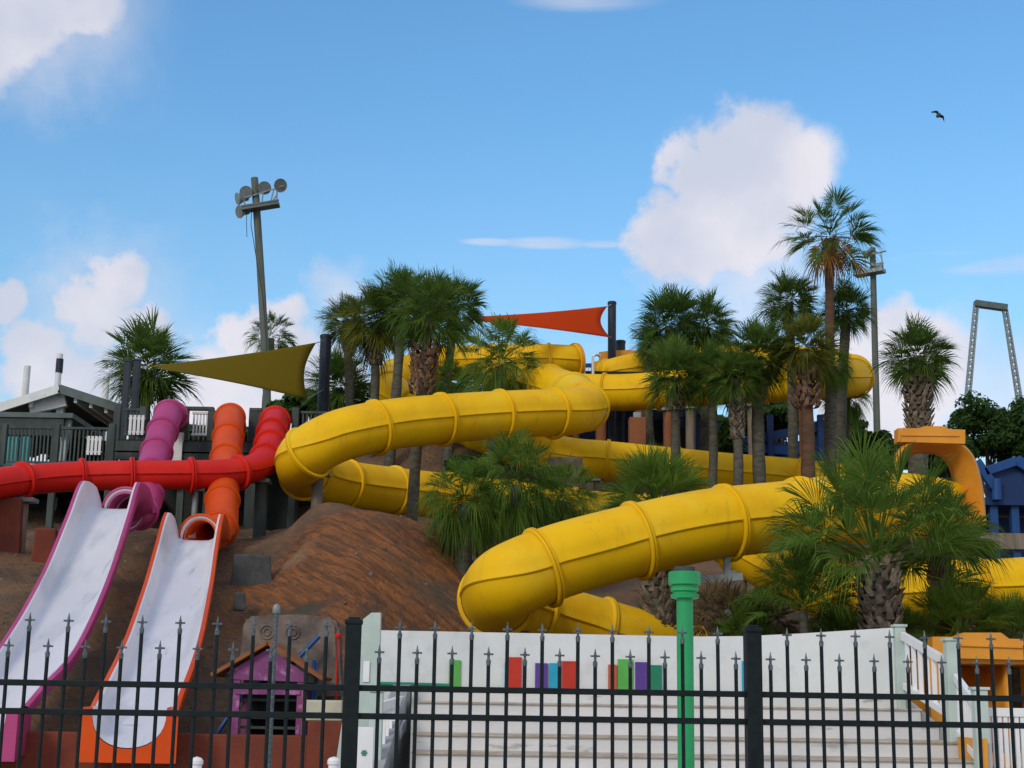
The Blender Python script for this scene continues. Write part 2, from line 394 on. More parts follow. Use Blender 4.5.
def tube(root, pts, r, m, gap=2.4, first=1.2, bulge=.055, ends=True, step=.22, name='tube', anchor=None):
    path = spline([at(*p) for p in pts], step)
    bm = sweep(path, tube_profile(r))
    o = build(name, bm, m, root, True, 40)
    s = o.modifiers.new('wall', 'SOLIDIFY'); s.thickness = .02; s.offset = -1
    # flanges
    if anchor:
        A = at(*anchor); k = min(range(len(path)), key=lambda i: (path[i] - A).length)
        first = sum((path[i + 1] - path[i]).length for i in range(k)) % gap
    L = 0; nxt = first; tot = sum((b - a).length for a, b in zip(path, path[1:]))
    marks = []
    for i in range(1, len(path)):
        L += (path[i] - path[i - 1]).length
        if L >= nxt:
            marks.append(i); nxt += gap
    if ends: marks = [0] + [q for q in marks if q not in (0, len(path) - 1)] + [len(path) - 1]
    for i in marks:
        t = path[min(i + 1, len(path) - 1)] - path[max(i - 1, 0)]; d, rr, u = frame(t); bm = bmesh.new()
        prof = [(r - .012, -.052), (r + bulge * .8, -.046), (r + bulge, -.034), (r + bulge, -.012), (r + bulge * .45, -.006), (r + bulge * .45, .006), (r + bulge, .012), (r + bulge, .034), (r + bulge * .8, .046), (r - .012, .052)]
        n = 36; rings = []
        for q, z in prof:
            rings.append([bm.verts.new(path[i] + d * z + (rr * math.cos(k * 2 * math.pi / n) + u * math.sin(k * 2 * math.pi / n)) * q) for k in range(n)])
        for a, b in zip(rings, rings[1:]):
            for k in range(n): bm.faces.new((a[k], a[(k + 1) % n], b[(k + 1) % n], b[k]))
        build('flange', bm, m, root, True, 50)
    return path
YR = .6
# upper yellow slide: right-hand start pod, far bend, S-bend and the big left loop
yu = empty('tube_slide', at(560, 440, 37), 'winding yellow tube slide, the upper one that bulges over the red slide at the left', 'water slide', 'yellow tube slides')
tube(yu, [(603, 379, 50.6), (624, 373, 50.2), (655, 367, 50.4), (700, 360, 51.2), (780, 362, 51.2), (832, 367, 50), (853, 374, 48.2), (850, 379, 46.2), (820, 381, 45.3), (750, 385, 45.6), (680, 389, 46.2), (620, 393, 46.6),
          (560, 391, 47), (518, 385, 46.4), (500, 380, 45), (514, 380, 43.3), (545, 386, 41.4), (575, 397, 39.6), (585, 407, 38.2), (570, 412.5, 37.1), (530, 414, 36.2), (450, 419, 34.9), (385, 426, 33.8), (335, 438, 33.1),
          (308, 453, 33.0), (301, 466, 33.9), (313, 477, 35.2), (345, 485, 36.3), (400, 492, 37.6), (440, 496, 38.4), (520, 505, 39.3), (600, 514, 39.6), (680, 520, 39.5)], YR, M['yellow'], 1.74, 1.5, anchor=(444, 420, 34.8))
# middle yellow slide: left start pod
ym = empty('tube_slide', at(660, 480, 43), 'yellow tube slide running straight behind the slim palm trunks in the middle', 'water slide', 'yellow tube slides')
tube(ym, [(573, 363, 49.3), (548, 362, 48.9), (505, 362, 49.3), (440, 365, 49.8), (400, 376, 49.2), (388, 388, 47.8), (405, 402, 46.6), (440, 420, 45.6), (500, 442, 44.4), (540, 452, 43.6), (577, 459, 43.2), (600, 461, 43), (660, 467, 43), (720, 473, 43),
          (800, 480, 42.6), (860, 488, 41.6), (900, 499, 39.5), (915, 512, 37)], YR, M['yellow'], 1.8, 1.6, anchor=(665, 467, 43))
# lower yellow slide with the wide arch mouth
yl = empty('tube_slide', at(620, 620, 24.5), 'big yellow tube slide in front curling down to the green pole', 'water slide', 'yellow tube slides')
tube(yl, [(884, 506, 27.6), (868, 507, 27.1), (850, 508, 26.5), (780, 517, 25.3), (705, 526, 24.6), (620, 545, 24.1), (550, 565, 23.6), (510, 582, 23.5), (498, 594, 24.1), (505, 606, 25.3), (535, 615, 26.2), (580, 627, 26.8), (640, 644, 27.2), (690, 660, 27.6)], YR, M['yellow'], 1.66, .9, anchor=(722, 522, 24.8), step=.1)
yr = empty('tube_slide', at(900, 620, 26), 'low yellow tube slide passing behind the big fan palm at the right', 'water slide', 'yellow tube slides')
tube(yr, [(715, 530, 28.5), (745, 548, 27.8), (780, 569, 27.0), (815, 587, 26.4), (850, 596, 26.3), (900, 594, 26.6), (950, 590, 27), (1003, 588, 27.2), (1080, 583, 27.6), (1180, 580, 28)], .53, M['yellow'], 2.5, .9)

# red slide
rd = empty('tube_slide', at(200, 500, 33), 'red tube slide crossing the slope and running out of the picture', 'water slide', 'coloured tube slides')
tube(rd, [(275, 424, 39), (275, 421, 38.2), (274.5, 424, 37.4), (272, 433, 36.6), (269, 450, 35.2), (262, 464, 34.2), (247, 471, 33.6), (220, 474.5, 33.1), (180, 475.5, 32.7), (120, 476, 32.3), (70, 477.5, 31.9), (32, 480, 31.4), (5, 483, 30.8), (-40, 491, 29.8), (-120, 508, 28.3)], .335, M['red'], 1.22, .75, .075, anchor=(80, 477, 32))
# pink and orange slides
def chute(root, pts, a, m, hs, flat=.0):
    """open chute: white bed and coloured shell. pts (px, py, d) of the bed centre; hs wall height per point"""
    W = [at(*p) for p in pts]; path = spline(W, .2)
    n = len(path); hh = []
    # interpolate the heights along the path
    idx = [min(range(n), key=lambda i: (path[i] - w).length) for w in W]
    for i in range(n): hh.append(interp(list(zip(idx, hs)), i))
    def sec(h, inner):
        if inner:
            half = [(0, 0), (.3, .004), (.55, .02), (.75, .09), (.88, .25), (.96, .55), (1, 1)]
            q = [(x * a, z * h) for x, z in half] + [(a + .012, h + .014), (a + .04, h + .018)]
        else:
            q = [(0, -.07), (a * .6, -.05), (a * .9, .05), (a + .10, h * .45), (a + .115, h - .03), (a + .105, h + .008), (a + .08, h + .019), (a + .039, h + .019)]
        return [(-x, z) for x, z in q[::-1][:-1]] + q
    bed, sh = bmesh.new(), bmesh.new(); rb, rs = [], []
    for i, p in enumerate(path):
        t = path[min(i + 1, n - 1)] - path[max(i - 1, 0)]; d, r, u = frame(t)
        rb.append([bed.verts.new(p + r * x + u * z) for x, z in sec(hh[i], True)])
        rs.append([sh.verts.new(p + r * x + u * z) for x, z in sec(hh[i], False)])
    for bm, rr in ((bed, rb), (sh, rs)):
        for x, y in zip(rr, rr[1:]):
            for k in range(len(x) - 1): bm.faces.new((x[k], x[k + 1], y[k + 1], y[k]))
    build('slide_bed', bed, M['gel'], root, True, 60)
    build('side_wall', sh, m, root, True, 50)
    return path, a
def exit_block(root, p, q, a, m, wfull, ztop, zbot):
    """flared run-out block at the foot of the chute: p bed centre at the lip, q bed centre where the chute comes in"""
    hw = wfull / 2; n = 18; fr = []
    def ring(c, hw, ztop, zbot, y):
        u = [(c.x + a * x, c.z + (ztop - c.z) * z) for x, z in [(-1, 1)] + [(-math.cos(R(180) * k / n), 1 - math.sin(R(180) * k / n) ** .7) for k in range(1, n)] + [(1, 1)]]
        b = [(c.x - hw + 2 * hw * k / n, zbot) for k in range(n + 1)]
        return u, b, y
    A = ring(p, hw, ztop, zbot, p.y); B = ring(q, hw - .06, max(ztop, q.z + .16), zbot + .1, q.y + .1); B[0][:] = [(x, z + .012) for x, z in B[0]]
    bm = bmesh.new(); V = []
    for u, b, y in (A, B):
        V.append(([bm.verts.new((x, y, z)) for x, z in u], [bm.verts.new((x, y, z)) for x, z in b], bm.verts.new((b[0][0], y, u[0][1])), bm.verts.new((b[-1][0], y, u[-1][1]))))
    (u0, b0, l0, r0), (u1, b1, l1, r1) = V
    for k in range(n): bm.faces.new((b0[k], b0[k + 1], u0[k + 1], u0[k]))
    bm.faces.new((l0, b0[0], u0[0])); bm.faces.new((b0[n], r0, u0[n]))
    bm.faces.new((l0, u0[0], u1[0], l1)); bm.faces.new((u0[n], r0, r1, u1[n])); bm.faces.new((b0[0], l0, l1, b1[0])); bm.faces.new((r0, b0[n], b1[n], r1))
    build('exit_block', bm, m, root)
    bm = bmesh.new(); g0 = [bm.verts.new((x, A[2] + .01, z + .012)) for x, z in A[0]]; g1 = [bm.verts.new((x, B[2], z + .012)) for x, z in B[0]]
    for k in range(n): bm.faces.new((g0[k], g0[k + 1], g1[k + 1], g1[k]))
    build('exit_bed', bm, M['gel'], root, True, 60)
def mouth(root, c, d, r, m):
    """flared white-lined lip where the tube opens into the chute"""
    d, rr, u = frame(d); bm = bmesh.new(); n = 36
    for mm, prof, nm in ((m, [(r - .08, -.34), (r - .01, -.2), (r + .03, -.05), (r + .07, 0), (r + .075, .05), (r + .04, .065), (r + .021, .058)], 'mouth_ring'), (M['gel'], [(r + .022, .056), (r - .01, .045), (r - .055, -.02), (r - .08, -.15), (r - .095, -.45)], 'mouth_lining')):
        bm = bmesh.new(); rings = []
        for q, z in prof:
            rings.append([bm.verts.new(c + d * z + (rr * math.cos(k * 2 * math.pi / n) + u * math.sin(k * 2 * math.pi / n)) * q) for k in range(n)])
        for a, b in zip(rings, rings[1:]):
            for k in range(n): bm.faces.new((a[k], a[(k + 1) % n], b[(k + 1) % n], b[k]))
        build(nm, bm, mm, root, True, 60)
# pink
pk = empty('slide', at(60, 620, 25), 'pink slide with a long white chute, leftmost on the slope', 'water slide', 'open-chute slides')
tp = tube(pk, [(174, 424, 38.6), (173, 416, 37.8), (170.5, 413, 37.0), (166, 421, 36.3), (160, 440, 35.3), (153, 465, 34.0), (147, 490, 32.7), (144, 508, 31.8), (135, 513, 30.9), (125, 510, 30.3)], .345, M['pink'], 1.25, .6, .05)
mouth(pk, tp[-1], tp[-1] - tp[-4] + Vector((0, 0, .02)), .40, M['pink'])
cp = chute(pk, [(124, 517, 30.2), (119, 510, 29.7), (110, 510.5, 29.0), (97, 541, 27.5), (79, 585, 25.6), (55, 635, 23.4), (27, 681, 21.6), (0, 708, 20.7), (-14, 722, 20.25)], .47, M['pink'], [.25, .44, .55, .42, .29, .25, .25, .23, .21])
exit_block(pk, at(-34, 746, 19.4), cp[0][-1], .47, M['pink'], 1.24, at(-34, 712, 19.4).z, at(-34, 761, 19.4).z)
# orange
og = empty('slide', at(150, 640, 23), 'orange slide with a long white chute, right of the pink one', 'water slide', 'open-chute slides')
tp = tube(og, [(231, 426, 38.6), (230.5, 418, 37.8), (230, 417, 37.0), (229, 427, 36.2), (227, 450, 35.0), (224, 480, 33.6), (222, 505, 32.4), (220, 528, 31.5), (211, 538, 30.9), (201, 537, 30.4)], .345, M['orange'], 1.25, .6, .05)
mouth(og, tp[-1], tp[-1] - tp[-4], .40, M['orange'])
cp = chute(og, [(201, 546, 30.4), (197.5, 541, 29.9), (193.5, 542, 29.3), (186, 567, 28.0), (178, 600, 25.8), (163, 655, 23.0), (150, 690, 21.5), (138, 716, 20.6), (134, 725, 20.25)], .47, M['orange'], [.25, .44, .55, .42, .29, .25, .25, .23, .21])
exit_block(og, at(127, 749, 19.4), cp[0][-1], .47, M['orange'], 1.24, at(127, 708, 19.4).z, at(127, 763, 19.4).z)

# supports of the slides: each is bolted under its slide
def support(root, px, py, d, w, m, sq=False, name='support_post', br=.3):
    a = at(px, py, d); z0 = hill_z(a.x, a.y) - .4; bm = bmesh.new()
    if sq: box(bm, (a.x, a.y, (a.z + z0) / 2), (w, w, a.z - z0), None, .01)
    else: rod(bm, [(a.x, a.y, z0), (a.x, a.y, a.z)], w / 2, 14)
    o = build(name, bm, m, root, not sq)
    bm = bmesh.new(); box(bm, (a.x, a.y, a.z - .03), (w + br, w + .1, .09), None, .01); box(bm, (a.x, a.y, a.z + .05), (w * .7, w * .7, .12), None, .01)
    build('bracket', bm, M['steel'], o)
support(yu, 318, 473, 33.6, .26, M['wood_post'])
support(yu, 601, 413, 46.7, .34, M['terra'], name='column', br=.1)
support(yu, 752, 405, 45.6, .3, M['wood_post'])
support(yu, 668, 409, 46.2, .3, M['terra'], br=.1)
support(yu, 690, 407, 46.2, .28, M['wood_post'], br=.1)
support(yu, 805, 400, 45.4, .42, M['terra'], name='column', br=.1)
support(ym, 590, 479, 43, .3, M['wood_post']); support(ym, 835, 505, 42.2, .3, M['wood_post'])
support(rd, 22, 499, 31.3, .3, M['wood_post']); support(rd, 262, 480, 34.2, .3, M['deck'], br=.1); support(rd, 196, 488, 33, .14, M['steel'])
support(yr, 740, 572, 27.6, .25, M['wood_post']); support(yr, 990, 610, 27.2, .25, M['wood_post'])
a = at(727, 561, 24.7); bm = bmesh.new()
box(bm, (a.x, a.y, (a.z + 1.6) / 2), (.10, .12, a.z - 1.0)); build('support_post', bm, M['steel'], yl)
b0 = at(690, 573, 24.7); bm = bmesh.new(); beam(bm, (b0.x, a.y, a.z - .33), (a.x + .25, a.y, a.z - .25), .1, .12); build('bracket', bm, M['steel'], yl)
# lower slide: broad arch mouth
def arch_mouth():
    d0 = 29.0
    c = at(931, 474, d0)
    P = spline([at(x, y, d0) for x, y in ((893, 528), (892, 490), (895, 460), (905, 447), (920, 443), (937, 443), (953, 446), (966, 458), (974, 482), (979, 528))], .08)
    bm = bmesh.new(); rings = []
    for dy, k in ((-.22, 1.07), (-.3, 1.02), (-.2, .97), (.05, .86), (.3, .76), (.5, .71)):
        rings.append([bm.verts.new((c.x + (p.x - c.x) * k, d0 + dy, p.z if p.z < c.z else c.z + (p.z - c.z) * (1 if dy < -.25 else (k + .1 if k < .9 else k)))) for p in P])
    for a, b in zip(rings, rings[1:]):
        for k in range(len(a) - 1): bm.faces.new((a[k], a[k + 1], b[k + 1], b[k]))
    o = build('arch', bm, M['amber'], yl, True, 60); s = o.modifiers.new('wall', 'SOLIDIFY'); s.thickness = .05; s.offset = 0
    # header panel on top
    bm = bmesh.new(); p = [at(896, 429.5, d0 - .2), at(917, 429.5, d0 - .2), at(922, 427.5, d0 - .2), at(942, 427.5, d0 - .2), at(947, 430.5, d0 - .2), at(963, 431, d0 - .2), at(963, 445, d0 - .2), at(896, 443, d0 - .2)]
    prism(bm, [(q.x, d0 - .2, q.z) for q in p], .3); h = build('header_panel', bm, M['amber'], yl)
    bm = bmesh.new(); q0, q1 = at(901, 435, d0 - .36), at(959, 435.6, d0 - .36); beam(bm, q0, q1, .03, .03); build('rib', bm, M['amber'], h)
    # sloping yellow bowl under the arch leading into the tube
    P = spline([at(936, 500, 30.0), at(930, 501, 29.5), at(915, 503, 28.7), at(884, 506, 27.6)], .12); bm = bmesh.new(); rings = []
    for i, p in enumerate(P):
        t = P[min(i + 1, len(P) - 1)] - P[max(i - 1, 0)]; d, r, u = frame(t); w = 1 - i / (len(P) - 1)
        rr = YR + .10 * w; a1 = 85 - 70 * w ** .6
        rings.append([bm.verts.new(p + r * math.cos(R(a)) * rr + u * math.sin(R(a)) * rr) for a in [-(180 + a1) + (180 + 2 * a1) * q / 20 for q in range(21)]])
    for a, b in zip(rings, rings[1:]):
        for k in range(len(a) - 1): bm.faces.new((a[k], a[k + 1], b[k + 1], b[k]))
    o = build('entry_bowl', bm, M['yellow'], yl, True, 50); s = o.modifiers.new('wall', 'SOLIDIFY'); s.thickness = .04; s.offset = 1
arch_mouth()
# terracotta pier under it
support(yl, 855, 545, 27.2, .5, M['terra'], True, 'pier'); support(yl, 938, 515, 29.6, .3, M['wood_post'])

# ------------------------------------------------------------------ top launch platform
def launch():
    t = empty('launch_platform', at(600, 400, 50), 'yellow-orange launch platform with pale grab rails at the top of the hill', 'platform')
    zf = at(600, 374, 50).z
    bm = bmesh.new(); box(bm, (at(600, 374, 50).x, 51.5, zf - .1), (6.5, 4.0, .18)); build('floor', bm, M['deckdark'], t)
    for px in (540, 575, 640, 690):
        a = at(px, 374, 50.5); bm = bmesh.new(); rod(bm, [(a.x, a.y, 6.5), (a.x, a.y, zf - .15)], .17, 12); build('column', bm, M['terra'], t, True)
    for p in (((599, 352), (612, 350.5), (630, 350), (648, 352), (654, 358), (654, 372), (599, 372)), ((556, 348), (566, 347), (571, 350), (578, 350), (577.5, 372), (556, 372))):
        bm = bmesh.new(); q = [at(x, y, 49.6 if x < 590 else 52.2) for x, y in p]; yy = q[0].y
        prism(bm, [(v.x, yy + .05, v.z) for v in q], .12); build('side_panel', bm, M['amber'], t)
    for s, (xa, xb) in ((1, (578, 584)), (-1, (600, 593))):
        bm = bmesh.new(); rod(bm, spline([at(xa, 356, 49.3), at((xa + xb) / 2, 354.5, 49.2), at(xb, 357, 49.1), at(xb, 366, 49.1), at(xb, 376, 49.1)], .1), .05, 8); build('grab_rail', bm, M['white_rail'], t, True)
    bm = bmesh.new(); beam(bm, at(584, 365.5, 51.5), at(593, 365.5, 51.5), .08, .14); build('barrier', bm, M['blue_l'], t)
    bm = bmesh.new()
    for px in (585.5, 588.5, 591.5): beam(bm, at(px, 366.5, 51.5), at(px, 372, 51.5), .05, .05, Vector((0, 1, 0)))
    build('barrier_bars', bm, M['white_rail'], t)
    # big square flange of the right-hand start
launch()
bm = bmesh.new()
def wedge_cover(root, pts, r, name):
    path = spline([at(*p) for p in pts], .2); bm = bmesh.new(); rings = []
    for i, p in enumerate(path):
        t = path[min(i + 1, len(path) - 1)] - path[max(i - 1, 0)]; d, rr, u = frame(t); k = 1 + .06 * math.sin(i)
        rings.append([bm.verts.new(p + (rr * math.cos(R(a)) + u * math.sin(R(a))) * r) for a in range(0, 360, 15)])
    for a, b in zip(rings, rings[1:]):
        for k in range(24): bm.faces.new((a[k], a[(k + 1) % 24], b[(k + 1) % 24], b[k]))
    bm.faces.new(rings[0][::-1])
    o = build(name, bm, M['yellow'], root, True, 50); s = o.modifiers.new('wall', 'SOLIDIFY'); s.thickness = .03; s.offset = 1
bm = bmesh.new(); a = at(573, 363, 49.3); b = at(548, 362, 48.9); rod(bm, [a, a + (a - b).normalized() * .12], .68, 28); build('end_plate', bm, M['amber'], ym, True, 40)
bm = bmesh.new(); a = at(603, 379, 50.6); b = at(624, 373, 50.2); rod(bm, [a, a + (a - b).normalized() * .12], .66, 28); build('end_plate', bm, M['amber'], yu, True, 40)

# ------------------------------------------------------------------ white amphitheatre wall, steps and railings
def steps():
    zt = at(640, 690.5, 19.4).z; t = empty('staircase', (1, 17.5, 0), 'wide white staircase of worn painted boards rising to the white wall', 'stairs')
    n = 7; rise = .171; run = .75; xr = at(899, 700, 19.0).x + .06
    for k in range(n):
        z = zt - rise * k; y0 = 19.0 - run * k; xl = at(413, 730, y0).x; h = rise - .02 if k < n - 1 else z - .02
        bm = bmesh.new(); box(bm, ((xl + xr) / 2, y0 + .011, z - .02 - h / 2), (xr - xl, .022, h)); build('riser', bm, M['step'], t)
        bm = bmesh.new(); box(bm, ((xl + xr) / 2, y0 + run / 2 - .014, z - .010), (xr - xl + .02, run + .034, .020)); build('tread', bm, M['tread'], t)
    xl = at(413, 690, 19.2).x
    bm = bmesh.new(); prism(bm, [(xr + .02, 19.6, 0), (xr + .02, 19.0 - run * (n - 1), 0), (xr + .02, 19.0 - run * (n - 1), zt - rise * (n - 1) - .03), (xr + .02, 19.0, zt - .03), (xr + .02, 19.6, zt - .03)], .03); build('side_board', bm, M['grey_wall'], t)
    x = xl - .12; y1, y0 = 19.3, 14.6
    bm = bmesh.new(); prism(bm, [(x, y1, 0), (x, y0, 0), (x, y0, .8), (x, y1 - .5, zt + .02), (x, y1, zt + .02)], .2); build('stringer', bm, M['grey_wall'], t)
    return zt, xl, xr
ZT, SXL, SXR = steps()
def wall():
    t = empty('wall', (1, 19.8, 0), 'low white stucco wall with coloured upright panels behind the white steps', 'wall')
    a = [at(368, 630, 19.8), at(700, 636.5, 19.8), at(748, 636, 19.8), at(800, 633.5, 19.7), at(896, 627.5, 19.4)]
    b = [Vector((v.x, v.y, 0)) for v in a]
    bm = bmesh.new()
    off = [Vector((0, .22, 0)), Vector((0, .22, 0)), Vector((.06, .22, 0)), Vector((.1, .2, 0)), Vector((.1, .2, 0))]
    F = [(bm.verts.new(p), bm.verts.new(q)) for p, q in zip(a, b)]; B = [(bm.verts.new(p + o), bm.verts.new(q + o)) for p, q, o in zip(a, b, off)]
    for i in range(4):
        bm.faces.new((F[i][0], F[i + 1][0], F[i + 1][1], F[i][1])); bm.faces.new((B[i][0], B[i][1], B[i + 1][1], B[i + 1][0])); bm.faces.new((F[i][0], B[i][0], B[i + 1][0], F[i + 1][0]))
    for i in (0, 4): bm.faces.new((F[i][0], F[i][1], B[i][1], B[i][0]))
    build('render', bm, M['stucco'], t)
    for x0, x1, y0, m, lab in ((449, 461, 660, 'p_green', 'green panel'), (504.5, 507, 662, 'p_cyan', 'cyan panel'), (507, 522, 657, 'p_red', 'red panel'), (535, 548, 663, 'p_purple', 'purple panel'), (549, 561, 663, 'p_cyan', 'cyan panel'),
                           (562, 577, 661, 'p_red', 'red panel'), (608, 617, 664.5, 'p_orange', 'orange panel'), (617.5, 633, 659, 'p_green', 'green panel'), (635, 649, 662, 'p_purple', 'purple panel'), (650, 662, 665, 'p_teal', 'dark green panel'),
                           (741.5, 746, 661, 'p_cyan', 'cyan panel')):
        p, q = at(x0, y0, 19.78), at(x1, y0, 19.78); zb = ZT + .005
        bm = bmesh.new(); box(bm, ((p.x + q.x) / 2, 19.785, (p.z + zb) / 2), (q.x - p.x - .006, .035, p.z - zb), None, .003)
        tag(build('panel', bm, M[m], t), lab)
    # green hose pipe along the foot, left end
    bm = bmesh.new(); rod(bm, [at(376, 684, 19.5), at(410, 684.6, 19.5), at(450, 686, 19.5)], .03, 8); build('pipe', bm, M['p_teal'], t, True)
wall()
def railing(name, label, P, Q, zlo, zhi, nb, parent=None, m='white_rail', bw=.045):
    """sloping or level railing panel between two points (x, y, z of deck) with balusters"""
    t = parent or empty(name, P, label, 'railing')
    P = Vector(P); Q = Vector(Q); up = Vector((0, 0, 1))
    for h in (zlo, zhi):
        bm = bmesh.new(); beam(bm, P + up * h, Q + up * h, .06, .09 if h == zhi else .07, bev=.006); build('rail', bm, M[m], t)
    for k in range(nb):
        c = P.lerp(Q, (k + .5) / nb); bm = bmesh.new()
        box(bm, c + up * (zlo + zhi) / 2, (bw, bw * .8, zhi - zlo - .05)); build('baluster', bm, M[m], t)
    return t
def post(parent, px, top, d, w, m, h=None, cap=True, base=0):
    a = at(px, top, d); bm = bmesh.new(); box(bm, (a.x, a.y, (a.z + base) / 2), (w, w, a.z - base), None, .008)
    o = build('post', bm, m, parent)
    if cap:
        bm = bmesh.new(); box(bm, (a.x, a.y, a.z + .015), (w + .04, w + .04, .03), None, .006); build('cap', bm, m, o)
# right railing: three posts, two sloping panels
p1, p2, p3 = at(899, 627, 19.0), at(951, 641, 17.0), at(979, 690, 15.9)
rr = empty('stair_railing', (p1.x, 17, 0), 'white stair railing stepping down the right side of the white steps', 'railing')
post(rr, 899, 627, 19.0, .13, M['pale_green']); post(rr, 951, 641, 17.0, .15, M['pale_green']); post(rr, 979, 690, 15.9, .14, M['pale_green'])
def slope_panel(parent, x0, yt0, yb0, d0, x1, yt1, yb1, d1, nb, bw):
    T0, B0, T1, B1 = at(x0, yt0, d0), at(x0, yb0, d0), at(x1, yt1, d1), at(x1, yb1, d1)
    B0.x = T0.x; B1.x = T1.x
    for a, b, h in ((T0, T1, .10), (B0, B1, .08)):
        bm = bmesh.new(); beam(bm, a, b, .06, h, bev=.006); build('rail', bm, M['white_rail'], parent)
    for k in range(nb):
        t = (k + .6) / (nb + .2); a = T0.lerp(T1, t); b = B0.lerp(B1, t); bm = bmesh.new()
        beam(bm, b, a, bw, bw * .6, Vector((0, 1, 0))); build('baluster', bm, M['white_rail'], parent)
slope_panel(rr, 903, 636, 686, 18.9, 945, 661, 713, 17.1, 6, .05)
slope_panel(rr, 956, 678, 733, 16.9, 974, 702, 756, 16.0, 7, .03)
# amber toe board at the foot of the right flight
bm = bmesh.new(); q0, q1 = at(962, 742, 16.4), at(976, 768, 16.0); box(bm, ((q0.x + q1.x) / 2 + .04, 16.2, (q0.z + q1.z) / 2), (.04, .9, q0.z - q1.z + .1)); build('toe_board', bm, M['amber'], rr)
gt = empty('picket_gate', (p3.x + .6, 16.1, 0), 'white picket gate panel at the right foot of the stair railing', 'gate')
P, Q = at(985, 712, 16.1), at(1075, 714, 16.1)
for h, s in ((P.z, .09), (.25, .08)):
    bm = bmesh.new(); beam(bm, (P.x, 16.1, h), (Q.x, 16.1, h), .06, s, bev=.006); build('rail', bm, M['white_rail'], gt)
for k in range(16):
    x = P.x + (Q.x - P.x) * (k + .5) / 16; bm = bmesh.new(); box(bm, (x, 16.1, (P.z + .25) / 2), (.04, .03, P.z - .3)); build('baluster', bm, M['white_rail'], gt)
# left pier, notice and railing
lp = empty('stair_railing', at(372, 700, 18.2), 'white stair railing with pale green pier on the left of the white steps', 'railing')
A = at(373, 613, 18.3); bm = bmesh.new()
prism(bm, [(at(358, 0, 18.3).x, 18.3, 0), (at(380, 700, 18.3).x, 18.3, 0), (at(381, 613, 18.3).x, 18.3, at(381, 613, 18.3).z), (at(372, 613, 18.3).x, 18.3, at(372, 613, 18.3).z), (at(358, 624, 18.3).x, 18.3, at(358, 624, 18.3).z)], .16)
pier = build('pier', bm, M['pale_green'], lp)
bm = bmesh.new(); q0, q1 = at(363.5, 661, 18.2), at(369, 682, 18.2); box(bm, ((q0.x + q1.x) / 2, 18.205, (q0.z + q1.z) / 2), (q1.x - q0.x, .012, q0.z - q1.z)); build('notice', bm, M['white_rail'], pier)
T0, T1 = at(400, 694, 18.4), at(374, 752, 15.6)
for a, b, h in ((at(402, 700, 18.3), at(378, 708, 15.6), .1), (at(404, 724, 18.0), at(376, 768, 15.6), .14)):
    bm = bmesh.new(); beam(bm, a, b, .06, h, bev=.006); build('rail', bm, M['white_rail'], lp)
for k in range(8):
    t = (k + .5) / 8; a = at(402, 700, 18.3).lerp(at(378, 708, 15.6), t); b = at(404, 724, 18.0).lerp(at(376, 768, 15.6), t); bm = bmesh.new()
    beam(bm, b, a, .06, .04, Vector((0, 1, 0))); build('baluster', bm, M['white_rail'], lp)
post(lp, 377, 692, 15.5, .13, M['pale_green'])
# white notice board with a green emblem
nb = empty('notice_board', at(362, 768, 14.6), 'white board with a small green emblem behind the left fence post', 'sign')
p, q = at(356, 727, 14.6), at(372, 790, 14.6); bm = bmesh.new(); box(bm, ((p.x + q.x) / 2, 14.6, (p.z + .05) / 2), (q.x - p.x, .05, p.z - .05), None, .005); bo = build('board', bm, M['white_rail'], nb)
c = at(364, 753, 14.56); bm = bmesh.new()
for k in range(3): box(bm, (c.x, 14.57, c.z + (k - 1) * .018), (.06 - abs(k - 1) * .02, .006, .012))
build('emblem', bm, M['p_teal'], bo)

# ------------------------------------------------------------------ orange pod at lower right
def pod():
    d = 20.9; t = empty('slide_pod', at(985, 720, d), 'big amber slide exit pod with dark opening behind the white stair railing', 'slide exit')
    bm = bmesh.new(); P = [(930, 637), (953, 637), (961, 633), (998, 633), (1006, 639), (1060, 641), (1060, 661), (930, 658)]
    prism(bm, [(at(x, y, d).x, d, at(x, y, d).z) for x, y in P], .25); build('header_panel', bm, M['amber'], t)
    bm = bmesh.new(); beam(bm, at(961, 645, d - .14), at(1055, 648, d - .14), .03, .03); build('rib', bm, M['amber'], t)
    zt = at(990, 658, d).z
    bm = bmesh.new(); x0, x1 = at(934, 690, d).x, at(1120, 690, d).x
    for xx, w in ((x0, .16), (x1, .16)): box(bm, (xx, d + .9, zt / 2), (w, 2.0, zt))
    box(bm, ((x0 + x1) / 2, d + 2.0, zt / 2), (x1 - x0, .08, zt)); box(bm, ((x0 + x1) / 2, d + .95, zt - .04), (x1 - x0, 1.9, .08))
    build('shell', bm, M['amber'], t)
    # curved back inside, right half
    bm = bmesh.new(); rings = []
    for k in range(13):
        a = R(90 * k / 12); rings.append([bm.verts.new((at(988, 690, d).x + 1.2 * math.sin(a) * .5 - .25, d + .15 + 1.2 * (math.cos(a)), z)) for z in (.6, zt - .1)])
    for a, b in zip(rings, rings[1:]): bm.faces.new((a[0], b[0], b[1], a[1]))
    o = build('inner_wall', bm, M['amber'], t, True); s = o.modifiers.new('wall', 'SOLIDIFY'); s.thickness = .05
    bm = bmesh.new(); box(bm, ((x0 + x1) / 2, d + .9, .5), (x1 - x0 - .1, 1.9, 1.0)); build('floor', bm, M['amber'], t)
pod()

